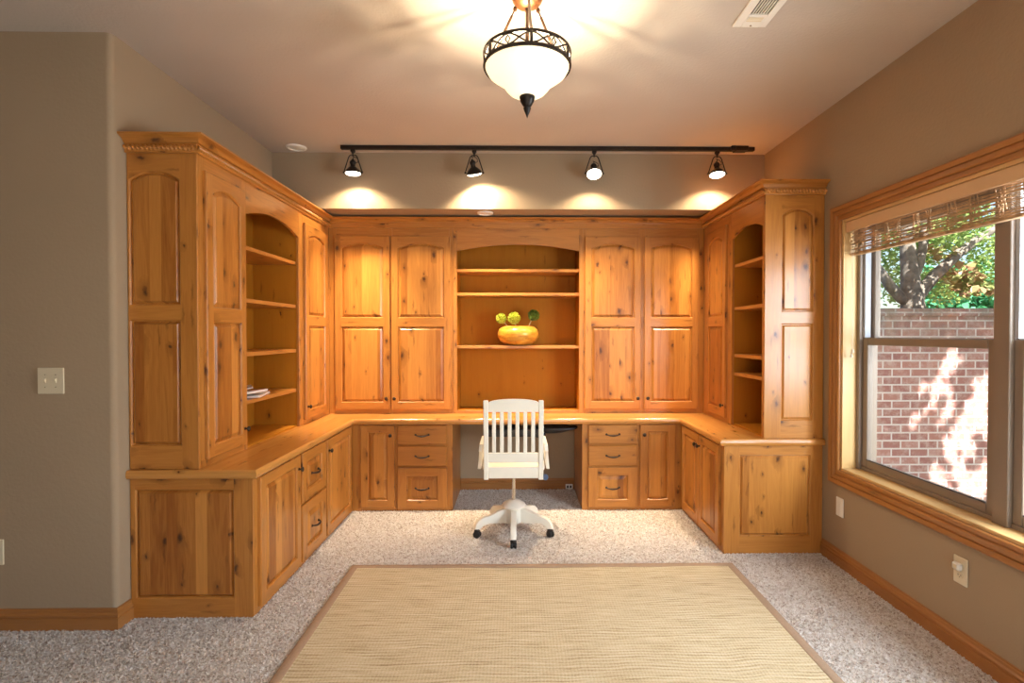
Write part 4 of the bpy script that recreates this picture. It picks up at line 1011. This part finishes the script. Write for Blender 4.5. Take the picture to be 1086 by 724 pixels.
# ------------------------------------------------------------------ keyboard tray under the desk
t = thing('keyboard_tray', 'black keyboard tray with a mouse platform hung under the desk', 'keyboard tray', (0.1, 4.40, 0.60))
b = MB(); b.box(F_W, -0.26, 0.20, 4.27, 4.52, 0.632, 0.652, 'u', 0.006); b.box(F_W, -0.26, 0.20, 4.255, 4.2695, 0.604, 0.668, 'u', 0.006); b.build('tray', 'blackmat', t)
b = MB(); A = [(0.34+0.175*math.copysign(abs(math.cos(R(a)))**0.8, math.cos(R(a))), 4.38+0.105*math.sin(R(a))) for a in range(0, 360, 15)]
b.newoff(); I = [(0.30+(x-0.34)*0.55, 4.38+(y-4.38)*0.7) for x, y in A]
b.poly(F_W, I, 0.622); b.ring(F_W, I, 0.622, A, 0.655); b.ring(F_W, A, 0.655, A, 0.668); b.poly(F_W, A, 0.668); b.build('mouse_platform', 'blackmat', t, 40)
b = MB(); b.box(F_W, 0.16, 0.24, 4.28, 4.36, 0.590, 0.6315, 'u', 0.008); b.lathe([(0.012, 0), (0.022, 0.004), (0.022, 0.016), (0, 0.018)], 16, Matrix.Translation((0.215, 4.272, 0.606)) @ Matrix.Rotation(R(90), 4, 'X')); b.build('pivot_clamp', 'black', t, 40)
b = MB(); b.prism(F_sx, [(4.42, 0.6525), (4.50, 0.6525), (4.60, 0.7165), (4.50, 0.7165)], -0.07, 0.03); b.box(F_W, -0.09, 0.05, 4.44, 4.80, 0.709, 0.7170, 'w'); b.build('swing_arm', 'black', t)

# ------------------------------------------------------------------ bowl and flowers on the central shelf
zs = 1.336+0.0126; bx, by = 0.012, 4.625
t = thing('gourd_bowl', 'squat orange turned wooden bowl on the lowest central shelf', 'bowl', (bx, by, zs+0.0006))
Tm = Matrix.Translation((bx, by, zs+0.0006))
b = MB(); b.lathe([(r_*1.07, z_*1.22) for r_, z_ in ((0.0, 0.0), (0.075, 0.0), (0.115, 0.010), (0.150, 0.032), (0.168, 0.062), (0.170, 0.092), (0.158, 0.118), (0.134, 0.134), (0.108, 0.140), (0.084, 0.136), (0.068, 0.124))], 40, Tm, False)
b.build('body', 'gourd', t, 60)
b = MB(); b.lathe([(0.0722, 0.151), (0.076, 0.13), (0.072, 0.08), (0.05, 0.045), (0, 0.04)], 32, Tm, False); b.build('hollow', 'interior', t, 60)
def pompom(name, label, c, r, base, mat, nsp, spike, cat, seed, core=0.84):
    spike *= 1.35
    t = thing(name, label, cat, base, 'stems in the wooden bowl')
    r5 = random.Random(seed); c = Vector(c); base = Vector(base)
    b = MB(); b.tube([base, base.lerp(c, .5)+Vector((0.004, 0, 0.004)), c-(c-base).normalized()*r*0.6], 0.0035, 7); o = b.build('stem', 'stem', t, 50)
    b = MB(); bmx = bmesh.new(); bmesh.ops.create_icosphere(bmx, subdivisions=2, radius=r*core)
    idx = [b.vert(c+v.co) for v in bmx.verts]
    for f in bmx.faces: b.f.append(tuple(idx[v.index] for v in f.verts))
    bmx.free()
    for i in range(nsp):
        zq = 1-2*(i+.5)/nsp; a = i*2.39996; q = math.sqrt(1-zq*zq); d = Vector((q*math.cos(a), q*math.sin(a), zq))
        d = (d+Vector([r5.uniform(-.12, .12) for _ in range(3)])).normalized(); x = d.orthogonal().normalized(); y = d.cross(x); L2 = r*r5.uniform(0.88, 1.08)
        w = spike; p0 = c+d*r*0.6
        ring_ = [b.vert(p0+(x*math.cos(k*2.094)+y*math.sin(k*2.094))*w*0.7) for k in range(3)]; mid = [b.vert(c+d*L2*0.85+(x*math.cos(k*2.094)+y*math.sin(k*2.094))*w) for k in range(3)]; tip = b.vert(c+d*L2)
        for k in range(3): b.f.append((ring_[k], ring_[(k+1) % 3], mid[(k+1) % 3], mid[k])); b.f.append((mid[k], mid[(k+1) % 3], tip))
    b.build('flower_head', mat, t)
def at(x, y, Y): return ((x-548)/550*Y, Y, 1.45-(y-354)/550*Y)
pompom('pompom_flower', 'lime yellow pompom flower furthest left in the wooden bowl', at(531.5, 337.5, 4.60), 0.050, (bx-0.05, by-0.004, zs+0.10), 'petal', 190, 0.006, 'flower', 1)
pompom('pompom_flower', 'lime yellow pompom flower in the middle of the wooden bowl', at(545.2, 337.2, 4.585), 0.058, (bx-0.01, by-0.02, zs+0.09), 'petal', 220, 0.0065, 'flower', 2)
pompom('leafy_sprig', 'dark green feathery sprig leaning right in the wooden bowl', at(566, 334.2, 4.63), 0.056, (bx+0.055, by+0.01, zs+0.09), 'sprig', 130, 0.0055, 'sprig', 3, 0.42)

# ------------------------------------------------------------------ magazines on the lowest left shelf
zsh = 1.034+0.0131
def mag(name, label, x, y, z, rz, w, d, th, cover, curl):
    t = thing(name, label, 'magazine', (x, y, z), 'magazines on the left shelf', (0, 0, rz), True)
    b = MB(); n = 10
    def c(u): return curl*(u*u)
    top = []; 
    for lay, (z0, z1, mt, nm) in enumerate(((0.0, th-0.002, 'paper', 'pages'), (th-0.0018, th, cover, 'cover'))):
        b = MB(); rows = []
        for i in range(n+1):
            u = i/n; zz = c(u); rows.append([b.vert((-w/2+w*u, -d/2, z0+zz)), b.vert((-w/2+w*u, d/2, z0+zz)), b.vert((-w/2+w*u, d/2, z1+zz)), b.vert((-w/2+w*u, -d/2, z1+zz))])
        for p, q in zip(rows, rows[1:]):
            for k in range(4): b.f.append((p[k], p[(k+1) % 4], q[(k+1) % 4], q[k]))
        b.f.append(tuple(rows[0])); b.f.append(tuple(rows[-1])); b.build(nm, mt, t)
    return t
mag('magazine', 'pale open magazine lying nearest the shelf edge, at the bottom of its pile', -1.745, 3.385, zsh, R(14), 0.205, 0.27, 0.012, 'mag_pale', 0.004)
mag('magazine', 'pink patterned magazine in the middle of the pile on the left shelf', -1.742, 3.30, zsh+0.0168, R(-8), 0.20, 0.24, 0.014, 'mag_pink', 0.016)
mag('magazine', 'small pale magazine on top of the pink one on the left shelf', -1.785, 3.33, zsh+0.0482, R(30), 0.17, 0.20, 0.007, 'mag_pale', 0.012)

# ------------------------------------------------------------------ outside
b = MB(); b.box(F_W, 2.21, 16, -4, 16, -0.30, -0.15, 'u'); struct(b.build('ground', 'soil'), 'garden ground outside the window', 'ground')
t = thing('garden_wall', 'weathered red brick garden wall standing outside the window', 'wall', (6, 4.9, -0.15)); t['_o'] = [0, 0, 0]; t.location = (0, 0, 0)
b = MB(); b.box(F_W, 2.6, 10.0, 4.80, 5.0, -0.1495, 1.615, 'u'); b.build('brick_body', 'brick', t)
b = MB(); b.box(F_W, 2.6, 10.0, 4.785, 5.015, 1.6155, 1.69, 'u', 0.006); b.build('coping', 'brick', t)

def leaves(b, c, rad, n, size, seed, flat=1.0):
    r6 = random.Random(seed); c = Vector(c)
    for _ in range(n):
        while True:
            d = Vector((r6.uniform(-1, 1), r6.uniform(-1, 1), r6.uniform(-1, 1)))
            if d.length <= 1: break
        p = c+Vector((d.x*rad[0], d.y*rad[1], d.z*rad[2]))
        e = Euler((r6.uniform(-1, 1), r6.uniform(-1, 1), r6.uniform(0, 6.28))).to_matrix(); s_ = size*r6.uniform(0.6, 1.3)
        pts = [(-0.5, 0, 0), (-0.15, 0.38, 0.06), (0.25, 0.30, 0.05), (0.6, 0, -0.08), (0.25, -0.30, 0.05), (-0.15, -0.38, 0.06)]
        b.f.append(tuple(b.vert(p+e @ (Vector(q)*s_)) for q in pts))
def tree(label, trunk_paths, blobs, mats, loc, seed):
    t = thing('tree', label, 'tree', loc)
    b = MB()
    for pts, rr_ in trunk_paths: b.tube(pts, rr_, 10)
    b.build('trunk', 'bark', t, 60)
    for mt, nm, bl in mats:
        b = MB()
        for i, (c, rad, n, sz) in enumerate(bl): leaves(b, c, rad, n, sz, seed+i)
        o = b.build(nm, mt, t, weld=False); o['kind'] = 'stuff'
YTREE = 5.7
def tp(x, y, Y=YTREE): return at(x, y, Y)
paths = [([(*tp(971, 350)[:2], -0.15), tp(971, 345), tp(972, 325), tp(970, 305), tp(968, 285), tp(966, 262), tp(962, 230), tp(955, 190)], [0.15, 0.135, 0.115, 0.10, 0.085, 0.075, 0.06, 0.04]),
         ([tp(970, 322), tp(960, 316), tp(948, 304), tp(940, 292), tp(930, 278), tp(918, 262)], [0.06, 0.06, 0.055, 0.048, 0.042, 0.03]),
         ([tp(974, 318), tp(984, 305), tp(994, 293), tp(1008, 280), tp(1022, 267), tp(1040, 254), tp(1075, 232)], [0.07, 0.066, 0.062, 0.056, 0.05, 0.045, 0.03]),
         ([tp(970, 298), tp(978, 280), tp(982, 262), tp(985, 235), tp(990, 195)], [0.06, 0.05, 0.045, 0.04, 0.03])]
gl = []
for i in range(40):
    x = rnd.uniform(905, 1110); y = rnd.uniform(170, 285) if i % 2 else rnd.uniform(235, 305); Y = rnd.uniform(5.6, 7.5)
    gl.append((at(x, y, Y), (0.40, 0.4, 0.26), 400, 0.048))
for k in range(26):  # leaf clumps added sunward of the trunk to shade and dapple it
    q_ = rnd.choice([tp(970, 310), tp(967, 275), tp(950, 305), tp(992, 295), tp(1012, 277), tp(972, 322)])
    gl.append((tuple(Vector(q_)+Vector((-0.02, -0.66, 0.70))*rnd.uniform(0.9, 1.5)+Vector((rnd.uniform(-.3, .3), 0, rnd.uniform(-.2, .2)))), (0.25, 0.25, 0.16), 45, 0.06))
rl = [(at(1020, 290, 5.9), (0.25, 0.2, 0.12), 60, 0.10), (at(1040, 305, 5.9), (0.25, 0.2, 0.10), 60, 0.10), (at(1000, 268, 5.8), (0.2, 0.2, 0.1), 40, 0.09)]
tree('spreading tree with forked grey trunk behind the garden wall', paths, None, [('leaf', 'foliage', gl), ('rust_leaf', 'rusty_foliage', rl)], (*tp(971, 350)[:2], -0.15), 11)
t = thing('hedge', 'dense blue-green hedge far behind the garden wall at right', 'hedge', (8.0, 9.0, -0.15))
b = MB()
for i in range(16): leaves(b, at(1000+i*9, 318+rnd.uniform(-18, 14), 9.0), (0.55, 0.5, 0.45), 260, 0.13, 70+i)
o = b.build('foliage', 'hedge', t, weld=False); o['kind'] = 'stuff'
b = MB()
for i in range(6): x, y, z = at(1005+i*24, 330, 9.0); b.tube([(x, y, -0.15), (x+.03, y, 0.8), (x, y, 1.9)], [0.05, 0.04, 0.02], 7)
b.build('stem', 'bark', t, 60)
# added unseen tree above the view, its leaf gaps shaped to dapple the wall
SUN_D = Vector((-0.02, -0.66, 0.70)).normalized()
def sun_gap(u, v):
    """where the sun comes through to the wall: a lower right patch and a slanting row of flecks"""
    for (a, c, ra, rc, sl) in ((4.27, 0.42, 0.27, 0.72, 0.25), (4.55, 0.30, 0.35, 0.80, 0.1), (4.00, 1.05, 0.10, 0.30, 0.35), (3.72, 0.62, 0.06, 0.10, 0.3), (4.10, 0.95, 0.06, 0.2, 0.3), (3.8, 0.95, 0.06, 0.12, 0.3), (3.86, 0.74, 0.09, 0.11, 0.3), (3.70, 0.30, 0.09, 0.13, 0.2), (3.92, 0.18, 0.08, 0.15, 0.2), (4.02, 0.70, 0.07, 0.16, 0.3), (4.2, 1.25, 0.04, 0.15, 0.2), (4.5, 1.42, 0.07, 0.12, 0.2)):
        x = (u-a-(v-c)*sl)/ra; y = (v-c)/rc
        if x*x+y*y < 1: return True
    return False
tb = (1.2 + 3.9, -0.6, -0.15)
tree('shade tree added out of view to dapple the garden wall', [([tb, (5.0, -0.3, 2.0), (4.2, 0.5, 3.4), (3.5, 1.2, 4.4)], [0.18, 0.15, 0.10, 0.05]), ([(5.0, -0.3, 2.0), (5.1, 0.8, 3.6), (4.8, 1.6, 4.8)], [0.11, 0.08, 0.04])], None, [], tb, 140)

canopy = [o for o in bpy.data.objects if o.get('label', '').startswith('shade tree')][0]
b = MB(); r8 = random.Random(5); k_ = 0
while k_ < 5200:
    u_ = r8.uniform(2.42, 5.6); v_ = r8.uniform(-0.4, 1.85)
    if sun_gap(u_, v_) and r8.random() > 0.04: continue
    k_ += 1
    leaves(b, Vector((u_, 4.8, v_))+SUN_D*r8.uniform(4.4, 5.6), (0.02, 0.02, 0.02), 1, 0.13, k_)
o = b.build('foliage', 'leaf', canopy, weld=False); o['kind'] = 'stuff'

# carpet pile: short leaning tufts over the open floor
import numpy as np
rng = np.random.default_rng(4)
def open_floor(x, y):
    k = (x > -1.36) & (x < 1.38) & (y < 4.24) & (y > YLE-0.6)
    k |= (x > -2.6) & (x <= -1.34) & (y < np.where(x < XL+0.015, 2.54, YLE)) & (y > 1.9)
    k |= (x >= 1.36) & (x < XR-0.02) & (y < YRE) & (y > 1.6)
    k |= (x > -0.52) & (x < 0.535) & (y >= 4.24) & (y < YB-0.02)
    k &= ~((x > RX0-0.002) & (x < RX1+0.002) & (y < RY1+0.002) & (y > RY0))
    return k
n_ = 420000
xy = np.stack([rng.uniform(-2.6, 2.02, n_), rng.uniform(1.6, 4.82, n_)], 1)
xy = xy[open_floor(xy[:, 0], xy[:, 1])]; n_ = len(xy)
ang = rng.uniform(0, 2*np.pi, n_); hgt = rng.uniform(0.004, 0.009, n_); wid = rng.uniform(0.0022, 0.0042, n_)
lx, ly = rng.normal(0, 0.0065, n_), rng.normal(0, 0.0065, n_)
dx, dy = np.cos(ang)*wid, np.sin(ang)*wid
P0 = np.stack([xy[:, 0]-dx, xy[:, 1]-dy, np.full(n_, 0.0005)], 1); P1 = np.stack([xy[:, 0]+dx, xy[:, 1]+dy, np.full(n_, 0.0005)], 1)
P2 = np.stack([xy[:, 0]+dx*0.8+lx, xy[:, 1]+dy*0.8+ly, hgt], 1); P3 = np.stack([xy[:, 0]-dx*0.8+lx, xy[:, 1]-dy*0.8+ly, hgt*rng.uniform(0.8, 1, n_)], 1)
V_ = np.stack([P0, P1, P2, P3], 1).reshape(-1, 3)
me = bpy.data.meshes.new('carpet_pile'); me.vertices.add(len(V_)); me.vertices.foreach_set('co', V_.astype(np.float32).ravel())
me.loops.add(n_*4); me.loops.foreach_set('vertex_index', np.arange(n_*4, dtype=np.int32)); me.polygons.add(n_); me.polygons.foreach_set('loop_start', np.arange(0, n_*4, 4, dtype=np.int32))
me.update(calc_edges=True); me.materials.append(M['pile'])
o = bpy.data.objects.new('carpet_pile', me); COL.objects.link(o)
o.parent = bpy.data.objects['floor']; o['kind'] = 'stuff'; o['label'] = 'speckled beige plush pile'

# tidy helper properties
for o in bpy.data.objects:
    if '_o' in o: del o['_o']
